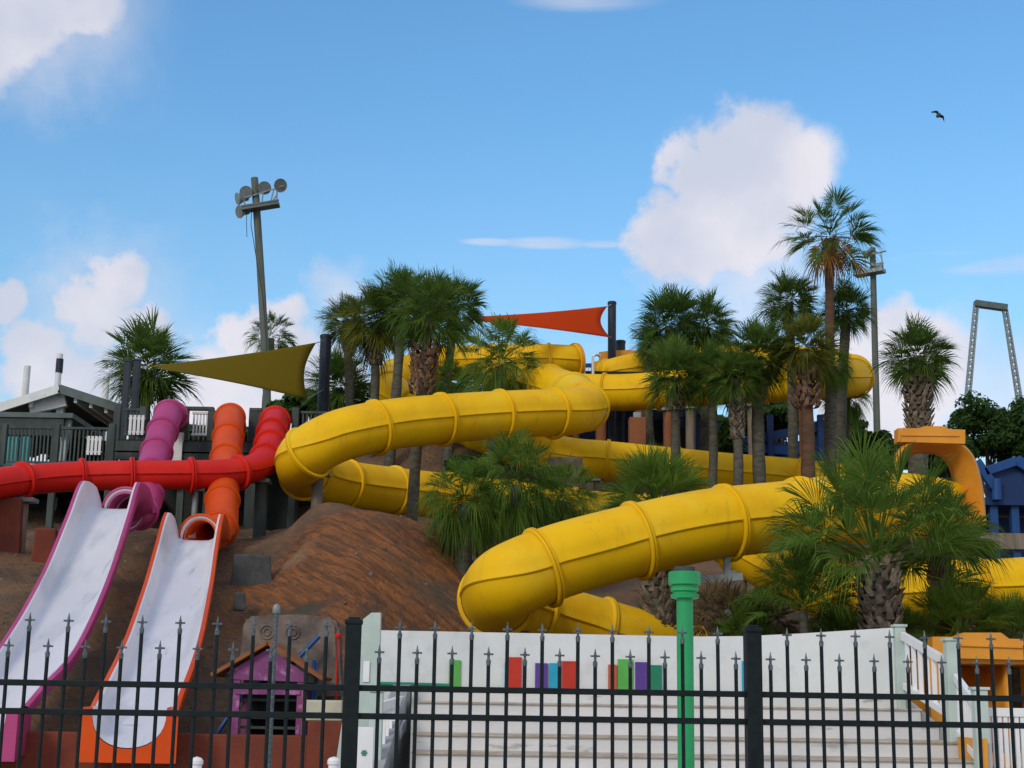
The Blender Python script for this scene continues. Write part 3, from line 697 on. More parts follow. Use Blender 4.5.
# ------------------------------------------------------------------ green pole
a = at(684.5, 572, 13.6); gp = empty('green_pole', (a.x, a.y, 0), 'bright green round pole with a collar, in front of the white steps', 'pole')
bm = bmesh.new(); rod(bm, [(a.x, a.y, 0), (a.x, a.y, a.z - .1)], .075, 20); build('shaft', bm, M['green'], gp, True)
bm = bmesh.new(); lathe(bm, a, [(.08, -.245), (.125, -.235), (.13, -.205), (.107, -.195), (.107, -.18), (.127, -.172), (.127, -.145), (.12, -.138), (.12, -.12)], 24); build('collar', bm, M['green'], gp, True, 30)
bm = bmesh.new(); lathe(bm, a, [(.138, -.12), (.147, -.113), (.147, -.008), (.135, 0)], 24); build('cap', bm, M['green'], gp, True, 30)
bm = bmesh.new(); lathe(bm, a, [(.095, 0), (.095, .045)], 14); build('pipe_stub', bm, M['concrete'], gp, True, 30)

# ------------------------------------------------------------------ rust-red wall, playhouse, rock panel
rw = empty('retaining_wall', (-5, 20.0, 0), 'low rust-red retaining wall along the foot of the slope', 'wall')
zt = at(250, 735, 20.1).z
bm = bmesh.new(); x0, x1 = -11.0, at(308, 735, 20.1).x; box(bm, ((x0 + x1) / 2, 20.25, zt / 2), (x1 - x0, .3, zt), None, .015); build('low_run', bm, M['rust_wall'], rw)
z2 = at(325, 721, 20.0).z; bm = bmesh.new(); xa, xb = x1 + .003, at(347, 735, 20).x; box(bm, ((xa + xb) / 2, 20.2, z2 / 2), (xb - xa, .4, z2), None, .015); build('tall_run', bm, M['rust_wall'], rw)
bm = bmesh.new(); a, b = at(306, 700, 20.1), at(342, 721, 20.1); box(bm, ((a.x + b.x) / 2, 20.2, (a.z + z2) / 2 + .002), (b.x - a.x, .34, a.z - z2), None, .02)
tag(build('block', bm, M['cream']), 'cream painted block lying on the rust-red wall', 'block')
def playhouse():
    d = 20.75; t = empty('playhouse', at(268, 735, d), 'small purple playhouse with a pitched orange-brown roof and black shelves', 'playhouse')
    zl = zt - .15
    ax, az = at(269, 644, d).x, at(269, 644, d).z
    el, er = at(213, 675, d), at(324, 679, d); gl, gr = at(226, 679, d), at(306, 682, d)
    D = .9
    for e, s in ((el, -1), (er, 1)):
        bm = bmesh.new(); beam(bm, (ax, d + D / 2 - .05, az + .015), (e.x, d + D / 2 - .05, e.z), D + .2, .05, Vector((0, 0, 1))); build('roof', bm, M['roof_brown'], t)
    bm = bmesh.new(); prism(bm, [(ax, d, az - .06), (gl.x, d, el.z + (gl.x - el.x) / (ax - el.x) * (az - el.z) - .08), (gl.x, d, gl.z), (gr.x, d, gr.z), (gr.x, d, er.z + (er.x - gr.x) / (er.x - ax) * (az - er.z) - .08)], .04); build('gable', bm, M['purple'], t)
    x0, x1 = at(236, 700, d).x, at(300, 700, d).x
    for x in (x0, x1):
        for y in (d + .03, d + D - .1):
            bm = bmesh.new(); box(bm, (x, y, (zl + gl.z) / 2), (.09, .06, gl.z - zl)); build('leg', bm, M['purple'], t)
    bm = bmesh.new(); a = at(268, 690, d); box(bm, (a.x, d + .0, a.z), (x1 - x0 + .02, .04, .12)); build('beam', bm, M['purple'], t)
    bm = bmesh.new(); box(bm, (a.x, d + D - .2, (zl + a.z) / 2), (x1 - x0 - .1, .03, a.z - zl)); build('back_board', bm, M['black_matte'], t)
    for y in (700, 718, 728):
        z = at(268, y, d).z; bm = bmesh.new(); box(bm, (a.x, d + D / 2, z), (x1 - x0 - .1, D - .3, .035)); build('shelf', bm, M['concrete'] if y != 718 else M['black_matte'], t)
    for px in (229, 318):
        q = at(px if px < 250 else 311, 676, d); bm = bmesh.new(); box(bm, (q.x, d + .02, q.z - .03), (.1, .1, .12)); build('eave_block', bm, M['black_matte'], t)
playhouse()
bm = bmesh.new(); rod(bm, [at(216, 735, 21.4), at(246, 690, 21.5), at(285, 672, 21.6), at(319, 636, 21.7)], .035, 8)
a = at(216, 760, 21.4); tag(build('play_pipe', bm, M['blue_l'], None, True), 'bent blue play pipe passing behind the purple playhouse', 'pipe')
bm = bmesh.new(); a = at(314, 660, 21.0); rod(bm, [(a.x, a.y, .5), a], .03, 8); rod(bm, [(a.x + .05, a.y, .5), (a.x + .05, a.y, a.z - .03)], .014, 6); tag(build('water_pipe', bm, M['blue_l'], None, True), 'thin upright blue and white pipe beside the playhouse roof', 'pipe')
a = at(305, 695, 20.7); bm = bmesh.new(); box(bm, (a.x, a.y, a.z / 2), (.05, .05, a.z)); tag(build('yellow_post', bm, M['yellow']), 'slim yellow post between the playhouse and the cream block', 'post')
rp = empty('rock_panel', at(292, 650, 22.2), 'carved grey-brown rock slab with round relief behind the playhouse', 'rock')
bm = bmesh.new(); d = 22.2; P = [(243, 655), (246, 622), (250, 617), (300, 615), (335, 618), (340, 626), (343, 700), (240, 700)]
prism(bm, [(at(x, y, d).x, d, at(x, y, d).z) for x, y in P], .5); bmesh.ops.bevel(bm, geom=bm.edges[:], offset=.05, segments=2, affect='EDGES'); build('slab', bm, M['rock'], rp)
for px in (267, 293):
    for rad in (.10, .05):
        c = at(px, 632, d - .26); bm = bmesh.new(); rod(bm, [c + Vector((math.cos(k * R(30)) * rad, 0, math.sin(k * R(30)) * rad)) for k in range(13)], .011, 6); build('relief', bm, M['rock'], rp, True)
bm = bmesh.new(); a = at(338, 640, 21.2); lathe(bm, a, [(.012, -1.6), (.012, .02), (.035, .03), (.04, .07), (.015, .10)], 10); tag(build('valve_wheel', bm, M['red'], None, True), 'small red valve on a thin stem beside the left fence post', 'valve')

# concrete blocks on the slope
for (px, py, d, s, m, lab) in ((252, 566, 28.6, (.82, .5, .40), 'concrete', 'dark concrete footing block beside the orange tube end'), (46, 540, 30.5, (.5, .4, .45), 'rust_wall', 'rust-brown footing block beside the pink chute edge'),
                            (10, 515, 31.0, (.55, .4, .7), 'rust_wall', 'rust-brown block under the red slide by its timber post'), (240, 597, 26.6, (.22, .2, .16), 'concrete', 'small dark stone on the slope right of the orange chute'),
                            (508, 640, 24.6, (.8, .4, .3), 'concrete', 'dark grey footing under the lowest bend of the front yellow slide')):
    a = at(px, py, d); bm = bmesh.new(); box(bm, a - Vector((0, 0, s[2] * .5)), (s[0], s[1], s[2] * 2), Matrix.Rotation(.2, 3, 'Z'), .04)
    for v in bm.verts:
        if v.co.z > a.z: v.co.x = a.x + (v.co.x - a.x) * .82
    tag(build('footing_block', bm, M[m]), lab, 'block')
rng = random.Random(8); bm = bmesh.new()
for i in range(900):
    x, y = rng.uniform(-13, 9), rng.uniform(20.6, 40); z = hill_z(x, y); r = .015 + .05 * rng.random() ** 5
    bmesh.ops.create_icosphere(bm, subdivisions=1, radius=r, matrix=Matrix.Translation((x, y, z)) @ Euler((rng.random() * 3, rng.random() * 3, 0)).to_matrix().to_4x4() @ Matrix.Diagonal((1, rng.uniform(.6, 1.2), rng.uniform(.4, .8), 1)))
tag(build('pebbles', bm, M['rock'], None, world=False), 'small stones scattered over the earth slope', 'stones', kind='stuff')
# ------------------------------------------------------------------ deck at the slide starts (upper left)
def rail_panel(P, Q, h0, h1, n, m, parent, bw=.04, name='railing'):
    """a railing panel as one part: rails and slats"""
    P = Vector(P); Q = Vector(Q); bm = bmesh.new(); up = Vector((0, 0, 1))
    beam(bm, P + up * h1, Q + up * h1, .09, .06); beam(bm, P + up * h0, Q + up * h0, .05, .06)
    for k in range(n):
        c = P.lerp(Q, (k + .5) / n); box(bm, c + up * (h0 + h1) / 2, (bw, bw, h1 - h0 - .06))
    return build(name, bm, m, parent)
def deck():
    t = empty('wooden_deck', at(60, 470, 37), 'green-grey timber deck with slatted railings where the left slides start', 'deck')
    # lower deck, left
    zf = at(60, 466, 37).z; x0, x1 = at(-60, 440, 37).x, at(117, 440, 37).x
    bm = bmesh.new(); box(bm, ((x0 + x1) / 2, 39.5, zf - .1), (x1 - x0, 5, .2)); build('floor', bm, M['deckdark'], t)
    px = [-60, 5, 57.5, 113]
    ztop = at(57, 427, 37).z
    for p in px:
        a = at(p, 424, 37); bm = bmesh.new(); box(bm, (a.x, 37, (a.z + 4.5) / 2), (.16, .16, a.z - 4.5), None, .01); build('post', bm, M['deck'], t)
    for p, q in zip(px, px[1:]):
        rail_panel((at(p, 440, 37).x + .09, 37, 0), (at(q, 440, 37).x - .09, 37, 0), at(p, 462, 37).z, at(57, 428, 37).z, 12, M['deck'], t)
    bm = bmesh.new(); box(bm, ((x0 + x1) / 2, 36.95, zf - .12), (x1 - x0, .06, .26)); build('fascia', bm, M['deck'], t)
    # upper deck
    zu = at(180, 440, 38).z; x0, x1 = at(117, 440, 38).x, at(345, 440, 38).x
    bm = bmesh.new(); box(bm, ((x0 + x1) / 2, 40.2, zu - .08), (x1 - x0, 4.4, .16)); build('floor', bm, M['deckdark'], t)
    for y, h in ((442, .3), (452, .22)):
        bm = bmesh.new(); a = at(180, y, 38); box(bm, ((x0 + x1) / 2, 37.97, a.z - h / 2), (x1 - x0, .07, h)); build('beam', bm, M['deck'], t)
    for p, top in ((118.5, 405), (144, 407), (186, 409), (212, 410), (253, 411), (259, 411), (296, 408), (345, 410)):
        a = at(p, top, 38.1); bm = bmesh.new(); box(bm, (a.x, 38.1, (a.z + 5) / 2), (.17, .17, a.z - 5), None, .01); build('post', bm, M['deck'], t)
    zr = at(130, 409, 38).z
    for p, q, n, m in ((119, 144, 5, 'deck'), (187, 211, 5, 'white_paint'), (296, 345, 10, 'deck')):
        rail_panel((at(p, 430, 38).x + .1, 38.1, 0), (at(q, 430, 38).x - .1, 38.1, 0), at(q, 434, 38).z, zr - (.06 if m == 'white_paint' else 0), n, M[m], t)
    bm = bmesh.new(); beam(bm, at(184, 408.5, 38.1), at(214, 409, 38.1), .2, .08); build('top_rail', bm, M['deck'], t)
    bm = bmesh.new(); beam(bm, at(250, 410, 38.1), at(262, 410.2, 38.1), .2, .08); build('top_rail', bm, M['deck'], t)
    # shadow put in as a plain dark skirt under the upper deck
    for (p, q) in ((119, 150), (184, 214), (250, 300)):
        bm = bmesh.new(); a, b = at(p, 453, 38.8), at(q, 453, 38.8); box(bm, ((a.x + b.x) / 2, 38.9, (a.z + 5) / 2), (b.x - a.x, .05, a.z - 5)); build('shade_board', bm, M['deckdark'], t)
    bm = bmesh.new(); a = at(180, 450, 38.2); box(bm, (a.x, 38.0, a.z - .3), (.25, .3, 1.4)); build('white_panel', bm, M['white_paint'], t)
    bm = bmesh.new(); x0b = at(-60, 440, 37).x; box(bm, ((x0b + x1) / 2, 41.9, (zu - .3 + 4) / 2), (x1 - x0b, .06, zu - .3 - 4)); build('shade_board', bm, M['deckdark'], t)  # dark board added at the back, closing the gap as under-deck shade
    # back railing of the deck (seen through)
    for p, q in ((150, 200), (200, 250), (250, 330)):
        rail_panel((at(p, 430, 42).x, 42.2, 0), (at(q, 430, 42).x, 42.2, 0), zu + .15, zu + 1.0, 10, M['deck'], t)
deck()
for (xa, xb, ya, yb, d, lab) in ((87, 101, 436, 455, 36.85, 'white slatted board hung on the lower deck railing'), (129, 144, 415, 435, 37.9, 'white slatted board hung on the upper deck railing by the dark columns')):
    p, q = at(xa, ya, d), at(xb, yb, d); bm = bmesh.new(); n = 4
    for k in range(n):
        x = p.x + (q.x - p.x) * (k + .5) / n; box(bm, (x, d, (p.z + q.z) / 2), ((q.x - p.x) / n * .66, .03, p.z - q.z))
    for z in (p.z - .08, q.z + .08): box(bm, ((p.x + q.x) / 2, d + .03, z), (q.x - p.x, .03, .05))
    tag(build('slat_board', bm, M['white_paint']), lab, 'board', 'white slatted boards on the deck')
# teal lockers / panels behind the lower railing
t = empty('lockers', at(8, 460, 38.5), 'turquoise panels standing behind the lower deck railing at the far left', 'lockers')
for px in (-8, 3, 12, 22):
    a = at(px, 437, 38.6); b = at(px + 6, 465, 38.6); bm = bmesh.new(); box(bm, ((a.x + b.x) / 2, 38.6, (a.z + b.z) / 2), (b.x - a.x, .2, a.z - b.z)); build('door', bm, mat('turquoise', (.05, .32, .33), (.04, .27, .28), 3) if 'turq' not in M else M['turq'], t)
# dark speaker columns
for px, top, d, lab in ((128, 362, 39.5, 'left of two dark square columns by the left palm trunk'), (137.5, 361, 40.2, 'right of two dark square columns, nearer the left palm trunk')):
    a = at(px, top, d); c = empty('dark_column', (a.x, a.y, at(px, 436, d).z), lab, 'column', 'dark square columns')
    bm = bmesh.new(); box(bm, (a.x, a.y, (a.z + at(px, 440, d).z) / 2), (.17, .17, a.z - at(px, 440, d).z), None, .012); build('shaft', bm, M['post_dark'], c)
    bm = bmesh.new(); box(bm, (a.x, a.y, a.z + .015), (.2, .2, .05), None, .01); build('cap', bm, M['post_dark'], c)
# pavilion
def pavilion():
    t = empty('pavilion', at(50, 440, 46), 'pale gabled pavilion roof behind the left deck', 'pavilion')
    d = 44.5; D = 6
    r = at(60, 387, d); e0 = at(-60, 425, d); e1 = at(121, 407, d)
    for e, m in ((e0, 'white_paint'), (e1, 'roof')):
        bm = bmesh.new(); beam(bm, (r.x, d + D / 2, r.z), (e.x, d + D / 2, e.z), D, .14); build('roof', bm, M['roof'], t)
        bm = bmesh.new(); beam(bm, (r.x, d - .04, r.z - .06), (e.x, d - .04, e.z - .06), .08, .26); build('fascia', bm, M[m], t)
        for k in (.25, .5, .75):
            p = r.lerp(e, k); bm = bmesh.new(); beam(bm, (p.x, d + .1, p.z - .2), (p.x, d + D, p.z - .2), .1, .22); build('rafter', bm, M['white_paint'], t)
    for px in (-40, 60, 112):
        a = at(px, 420, d + .6); bm = bmesh.new(); top = r.z - .2 if px == 60 else a.z - .25
        box(bm, (a.x, d + .6, (top + 6) / 2), (.22, .22, top - 6)); build('post', bm, M['pale_green'], t)
    bm = bmesh.new(); beam(bm, at(30, 408, d + .4), at(66, 400, d + .4), .2, .4); build('brace', bm, M['white_paint'], t)
    # low flat awning in front
    a, b = at(-60, 414, 41.5), at(74, 411, 41.5); bm = bmesh.new(); box(bm, ((a.x + b.x) / 2, 43, a.z - .0), (b.x - a.x, 3.2, .14)); aw = build('awning', bm, M['roof'], t)
    bm = bmesh.new(); box(bm, ((a.x + b.x) / 2, 41.5, a.z - .32), (b.x - a.x - .5, .1, .5)); build('valance', bm, M['dark_roof'], aw)
    for px in (58, 70):
        p = at(px, 414, 41.7); bm = bmesh.new(); beam(bm, (p.x, 41.7, p.z), (p.x - (.3 if px == 70 else 0), 41.7, 6.0), .17, .17, Vector((0, 1, 0))); build('post', bm, M['steel'], t)
pavilion()
for px, top, bot, d, w, lab in ((27.5, 366, 402, 52, .24, 'plain white vent pipe above the left slope of the pavilion'), (60, 354, 390, 52, .22, 'tallest pipe, dark-topped, above the pavilion ridge'), (106.5, 378, 402, 52, .24, 'short pale vent pipe above the right slope of the pavilion')):
    a = at(px, top, d); c = empty('vent_pipe', (a.x, a.y, 6), lab, 'pipe', 'pipes behind the pavilion')
    bm = bmesh.new(); rod(bm, [(a.x, a.y, 6), a], w / 2, 12); build('shaft', bm, M['white_paint'], c, True)
    if px == 60:
        bm = bmesh.new(); q = at(px, 359, d); rod(bm, [q - Vector((0, 0, .5)), q], .13, 12); build('sleeve', bm, M['post_dark'], c, True)
# ------------------------------------------------------------------ shade sails and masts
def sail(name, label, corners, m, sag, thick=.02, n=14):
    """corners: four points; hyperbolic surface with curved-in edges"""
    A, B, C, D = [at(*c) for c in corners]; bm = bmesh.new(); g = []
    for i in range(n + 1):
        u = i / n; row = []
        for j in range(n + 1):
            v = j / n
            p = A * (1 - u) * (1 - v) + B * u * (1 - v) + C * u * v + D * (1 - u) * v
            cen = (A + B + C + D) / 4
            k = sag * (4 * u * (1 - u) * (abs(2 * v - 1) ** 2) + 4 * v * (1 - v) * (abs(2 * u - 1) ** 2))
            p = p.lerp(cen, k); row.append(bm.verts.new(p))
        g.append(row)
    for a, b in zip(g, g[1:]):
        for j in range(n): bm.faces.new((a[j], a[j + 1], b[j + 1], b[j]))
    o = empty(name, D, label, 'shade sail', 'shade sails')
    f = build('fabric', bm, m, o, True, 180); s = f.modifiers.new('t', 'SOLIDIFY'); s.thickness = thick
    bm = bmesh.new()
    for row in (A, B, C, D):
        pass
    return o, (A, B, C, D)
so, c1 = sail('shade_sail', 'mustard yellow shade sail over the slide deck at the left', ((147, 367, 40), (316, 343, 44.5), (307, 399, 42.5), (160, 369.5, 39.6)), M['sail_y'], .10)
bm = bmesh.new(); rod(bm, [c1[1], at(323, 341, 44.8)], .015, 5); rod(bm, [c1[0], at(139, 366, 40.2)], .015, 5); rod(bm, [c1[2], at(323, 390, 44.8)], .015, 5); build('cable', bm, M['steel'], so)
so, c1 = sail('shade_sail', 'orange-red shade sail above the launch platform', ((470, 317.5, 45), (607, 306.5, 51.6), (609.5, 337.5, 50.6), (470, 320.5, 44.6)), M['sail_o'], .13)
bm = bmesh.new(); rod(bm, [c1[1], at(611, 304.5, 51.6)], .015, 5); rod(bm, [c1[2], at(611, 337, 51.4)], .015, 5); build('cable', bm, M['steel'], so)
for px, top, d, zb, w, lab in ((612, 303, 51.8, 7, .17, 'tall dark mast holding the orange-red shade sail'), (620.5, 342, 52.5, 7, .2, 'short dark mast end behind the launch platform'), (326, 336.5, 45, 6.5, .2, 'dark navy mast holding the mustard shade sail')):
    a = at(px, top, d); bm = bmesh.new(); rod(bm, [(a.x, a.y, zb), (a.x, a.y, a.z)], w / 1.15, 14)
    c = empty('sail_mast', (a.x, a.y, zb), lab, 'mast', 'shade sail masts'); build('shaft', bm, M['post_dark'], c, True)
    bm = bmesh.new(); lathe(bm, a, [(w * .95, -.05), (w * .95, .03), (w * .8, .05)], 14); build('cap', bm, M['post_dark'], c, True)

# ------------------------------------------------------------------ floodlight poles
def floodlight(root, px, py, d, r, facing):
    c = at(px, py, d); f = Vector(facing).normalized(); dd, rr, u = frame(f); bm = bmesh.new(); n = 18
    prof = [(r * .25, -.42), (r * .45, -.40), (r * .55, -.2), (r * .95, -.02), (r, 0), (r * .97, .03), (r * .9, .02)]
    rings = [[bm.verts.new(c + dd * z + (rr * math.cos(k * 2 * math.pi / n) + u * math.sin(k * 2 * math.pi / n)) * q) for k in range(n)] for q, z in prof]
    for a, b in zip(rings, rings[1:]):
        for k in range(n): bm.faces.new((a[k], a[(k + 1) % n], b[(k + 1) % n], b[k]))
    bm.faces.new(rings[0][::-1]); o = build('floodlight', bm, M['lamp'], root, True, 40)
    bm = bmesh.new(); vs = [bm.verts.new(c + dd * .018 + (rr * math.cos(k * 2 * math.pi / n) + u * math.sin(k * 2 * math.pi / n)) * r * .9) for k in range(n)]; bm.faces.new(vs); build('lens', bm, M['lens'], o)
M['lens'] = mat('lamp_glass', (.16, .19, .19), (.12, .145, .15), 6, .15)
p = empty('floodlight_pole', at(268, 420, 55), 'tall leaning grey pole with a cluster of floodlights at the left', 'light pole', 'floodlight poles')
d = 55; bm = bmesh.new(); rod(bm, spline([(at(270, 420, d).x, d, 5), at(267, 400, d), at(264, 330, d), at(258, 230, d), at(254.5, 178, d)], 1.0), [.165 - .04 * min(1, i / 22) for i in range(60)][:len(spline([(at(270, 420, d).x, d, 5), at(267, 400, d), at(264, 330, d), at(258, 230, d), at(254.5, 178, d)], 1.0))], 12); build('pole', bm, M['pole_wood'], p, True)
bm = bmesh.new()
beam(bm, at(242, 209.5, d - .3), at(279, 203.5, d - .3), .5, .18); beam(bm, at(242, 206, d - .55), at(279, 200, d - .55), .04, .05)
build('platform', bm, M['roof'], p)
bm = bmesh.new()
for a, b in (((238, 200), (284, 186)), ((240, 209), (238, 200)), ((262, 206), (263, 192)), ((270, 205), (274, 189)), ((277, 204), (277, 188)), ((270, 205), (277, 195)), ((246, 208), (243, 197))): rod(bm, [at(*a, d - .2), at(*b, d - .2)], .03, 5)
build('bracing', bm, M['steel'], p)
bm = bmesh.new(); rod(bm, spline([at(247, 208, d - .3), at(246.5, 222, d - .3), at(247, 237, d - .3)], .5), .012, 4); rod(bm, spline([at(252, 210, d - .3), at(251, 225, d - .3), at(262, 290, d - .3), at(269, 380, d - .3)], 1), .014, 4); build('cable', bm, M['post_dark'], p)
for px, py, r, f in ((246, 192.5, .26, (-.15, -1, -.25)), (264.5, 188, .26, (.25, -1, -.25)), (280.5, 185.5, .27, (.55, -.9, -.3)), (238, 199, .25, (-.9, -.45, -.3)), (239.5, 212, .25, (-.8, -.7, -.3))): floodlight(p, px, py, d - .2, r, f)
p = empty('floodlight_pole', at(877, 430, 55), 'grey pole with a sparse lamp platform between the palms at the right', 'light pole', 'floodlight poles')
bm = bmesh.new(); q0, q1 = at(877, 430, d), at(872.5, 248, d); rod(bm, [(q0.x, d, 4), q0, q1], [.15, .13, .115], 12); build('pole', bm, M['pole_wood'], p, True)
bm = bmesh.new(); beam(bm, at(855, 275, d + .2), at(884, 270, d - .4), .5, .14); build('platform', bm, M['steel'], p)
bm = bmesh.new()
for a, b in (((864, 256), (886, 251)), ((865, 257), (866, 273)), ((881, 253), (883, 270)), ((861, 263), (862, 274))): rod(bm, [at(*a, d - .2), at(*b, d - .2)], .035, 5)
build('bracing', bm, M['steel'], p)
floodlight(p, 881.5, 267, d - .2, .2, (1, -.3, -.3)); floodlight(p, 866, 254.5, d - .2, .16, (-.5, .8, -.3))

# ------------------------------------------------------------------ far slingshot tower
t = empty('ride_tower', at(993, 400, 170), 'tall thin lattice ride frame with a top bar far beyond the trees', 'ride tower')
def lattice(px0, py0, px1, py1, w0, w1, name):
    d = 170; a, b = at(px0, py0, d), at(px1, py1, d); bm = bmesh.new(); n = 22
    ext = (a - b) * .45; a = a + ext
    cor = [(-1, -1), (1, -1), (1, 1), (-1, 1)]
    def pt(i, k):
        f = i / n; w = w0 + (w1 - w0) * f; p = a.lerp(b, f); return p + Vector((cor[k][0] * w, cor[k][1] * w, 0))
    for k in range(4): rod(bm, [pt(0, k), pt(n, k)], .085, 4)
    for i in range(n):
        for k in range(4):
            rod(bm, [pt(i, k), pt(i + 1, (k + 1) % 4)], .05, 3, False); rod(bm, [pt(i, k), pt(i, (k + 1) % 4)], .05, 3, False)
    build(name, bm, M['steel'], t)
lattice(967, 405, 976, 306,   .29, .22, 'lattice_leg'); lattice(1021, 410, 1005, 310, .29, .22, 'lattice_leg')
bm = bmesh.new(); beam(bm, at(974.5, 303.5, 170), at(1006.5, 308, 170), 1.0, .7); build('top_bar', bm, M['roof'], t)

# ------------------------------------------------------------------ blue structures
def blue_mid():
    t = empty('blue_stair_tower', at(690, 460, 53), 'dark blue boarded stair structure behind the middle palm trunks', 'stairs')
    d = 53
    for P, m, nm in (([(560, 413), (700, 408), (735, 440), (735, 500), (560, 500)], 'blue', 'wall'), ([(736, 440), (790, 444), (850, 424), (850, 505), (736, 505)], 'blue', 'wall')):
        bm = bmesh.new(); q = [at(x, y, d) for x, y in P]; prism(bm, [(v.x, d, v.z) for v in q], .12); build(nm, bm, M[m], t)
    for a, b in (((700, 410), (738, 448)), ((735, 447), (800, 452)), ((738, 443), (850, 420)), ((760, 465), (850, 448)), ((625, 420), (690, 412))):
        bm = bmesh.new(); beam(bm, at(*a, d - .15), at(*b, d - .15), .14, .3); build('stringer', bm, M['blue_l'] if a[0] in (700, 735) else M['blue'], t)
    for px in (640, 665, 692, 770, 820):
        a = at(px, 415, d - .3); bm = bmesh.new(); box(bm, (a.x, d - .3, (a.z + 6) / 2), (.2, .2, a.z - 6)); build('post', bm, M['blue'], t)
    for px, py in ((652, 425), (676, 430)):
        a = at(px, py, d - .1); bm = bmesh.new(); box(bm, (a.x, d - .1, a.z - .4), (.9, .1, 1.0)); build('opening', bm, M['black_matte'], t)  # solid black panels put in for the dark inside the openings
    b = empty('brick_pier', at(637, 442, 44.5), 'square terracotta block pier under the long yellow tube', 'pier')
    a = at(637, 418.5, 45.2); bm = bmesh.new(); box(bm, (a.x, 45.2, (a.z + 6.5) / 2), (.5, .5, a.z - 6.5), None, .02); build('shaft', bm, M['terra'], b)
    bm = bmesh.new(); box(bm, (a.x, 45.2, a.z + .09), (.22, .22, .18)); build('bracket', bm, M['steel'], b)
    a = at(570, 448, 37.5); bm = bmesh.new(); box(bm, (a.x, 40.9, (a.z + .1 + 4.5) / 2), (.95, .6, at(570, 450, 40.6).z - 4.5), None, .05); tag(build('block_pier', bm, M['rock']), 'grey-brown block pier below the upper yellow bend, beside the fan palms', 'pier')
blue_mid()
def blue_right():
    t = empty('blue_platform', at(1000, 560, 33), 'bright blue boarded platform with handrails at the right edge', 'platform')
    d = 33; bm = bmesh.new()
    q = [at(x, y, d) for x, y in ((983, 474), (1018, 461), (1050, 476), (1050, 500), (990, 500))]; prism(bm, [(v.x, d, v.z) for v in q], .1); build('side_board', bm, M['blue'], t)
    for a, b, w in (((976, 461), (994, 487), .2), ((984, 472), (1017, 461), .2), ((1016, 460), (1050, 482), .24)):
        bm = bmesh.new(); beam(bm, at(*a, d - .15), at(*b, d - .15), .16, w, bev=.02); build('rail', bm, M['blue_l'], t)
    bm = bmesh.new(); rod(bm, [at(996.5, 479, d - .2), at(997, 500, d - .2)], .11, 12); build('rail_end', bm, M['blue_l'], t, True)
    bm = bmesh.new(); a = at(1010, 502, d); box(bm, (a.x + .3, d + 1.2, a.z), (2.6, 2.6, .16)); build('floor', bm, M['blue'], t)
    for px in (994, 1015, 1040):
        a = at(px, 504, d); bm = bmesh.new(); box(bm, (a.x, d + .1, (a.z + 2.5) / 2), (.17, .17, a.z - 2.5)); build('post', bm, M['blue_l'], t)
    bm = bmesh.new(); a = at(1010, 530, d + 1.5); box(bm, (a.x + .4, d + 1.8, (at(1010, 508, d).z + 2.5) / 2), (2.8, .1, at(1010, 508, d).z - 2.5)); build('back_board', bm, M['blue'], t)
    bm = bmesh.new(); a = at(1010, 541, d - .1); box(bm, (a.x + .4, d - .05, a.z), (2.2, .08, .35)); build('timber', bm, M['wood_post'], t)
blue_right()

# ------------------------------------------------------------------ palms
def fan_leaf(bm, o, d, pet, fr, nseg, rng, droop, sag=.25, face=None, stalk=True):
    """one fan leaf: stalk from o along d (length pet) and a folded fan of radius fr"""
    g = Vector((0, 0, -1)); d = d.normalized()
    pts = [o]; dd = d.copy()
    for k in range(4):
        dd = (dd + g * sag * .25).normalized(); pts.append(pts[-1] + dd * pet / 4)
    d2, r, u = frame(dd)
    if stalk:
        w = .011
        vs = [[bm.verts.new(p + r * w * (1 - .3 * i / 4)), bm.verts.new(p - r * w * (1 - .3 * i / 4)), bm.verts.new(p - u * w * .9)] for i, p in enumerate(pts)]
        for a, b in zip(vs, vs[1:]):
            for q in range(3): bm.faces.new((a[q], a[(q + 1) % 3], b[(q + 1) % 3], b[q]))
    tip = pts[-1]; roll = rng.uniform(-.7, .7); r, u = r * math.cos(roll) + u * math.sin(roll), u * math.cos(roll) - r * math.sin(roll)
    span = R(rng.uniform(88, 118)); da = 2 * span / nseg; fv = rng.uniform(.35, .75)
    for k in range(nseg):
        a = -span + da * (k + .5) + rng.uniform(-.25, .25) * da; ca, sa = math.cos(a), math.sin(a)
        L = fr * (.74 + .26 * ca) * rng.uniform(.82, 1.1)
        s = (d2 * ca + r * sa * .86 + u * abs(sa) * fv).normalized()
        side = (r * ca - d2 * sa).normalized()
        p0 = tip + d2 * fr * .16 * max(0, ca)
        w1 = L * .30 * math.tan(da / 2) * 1.25
        def P(f, ex): return p0 + s * L * f + g * L * ex + side * rng.uniform(-.02, .02) * L
        dr = droop * rng.uniform(.6, 1.5)
        m1 = P(.34, dr * .03); m2 = P(.68, dr * .17); e = P(.94, dr * .52)
        up = u * w1 * .5
        v = [bm.verts.new(p0), bm.verts.new(m1 - side * w1 - up), bm.verts.new(m1 + side * w1 + up), bm.verts.new(m2 - side * w1 * .62), bm.verts.new(m2 + side * w1 * .62), bm.verts.new(e)]
        bm.faces.new((v[0], v[1], v[2])); bm.faces.new((v[1], v[3], v[4], v[2])); bm.faces.new((v[3], v[5], v[4]))
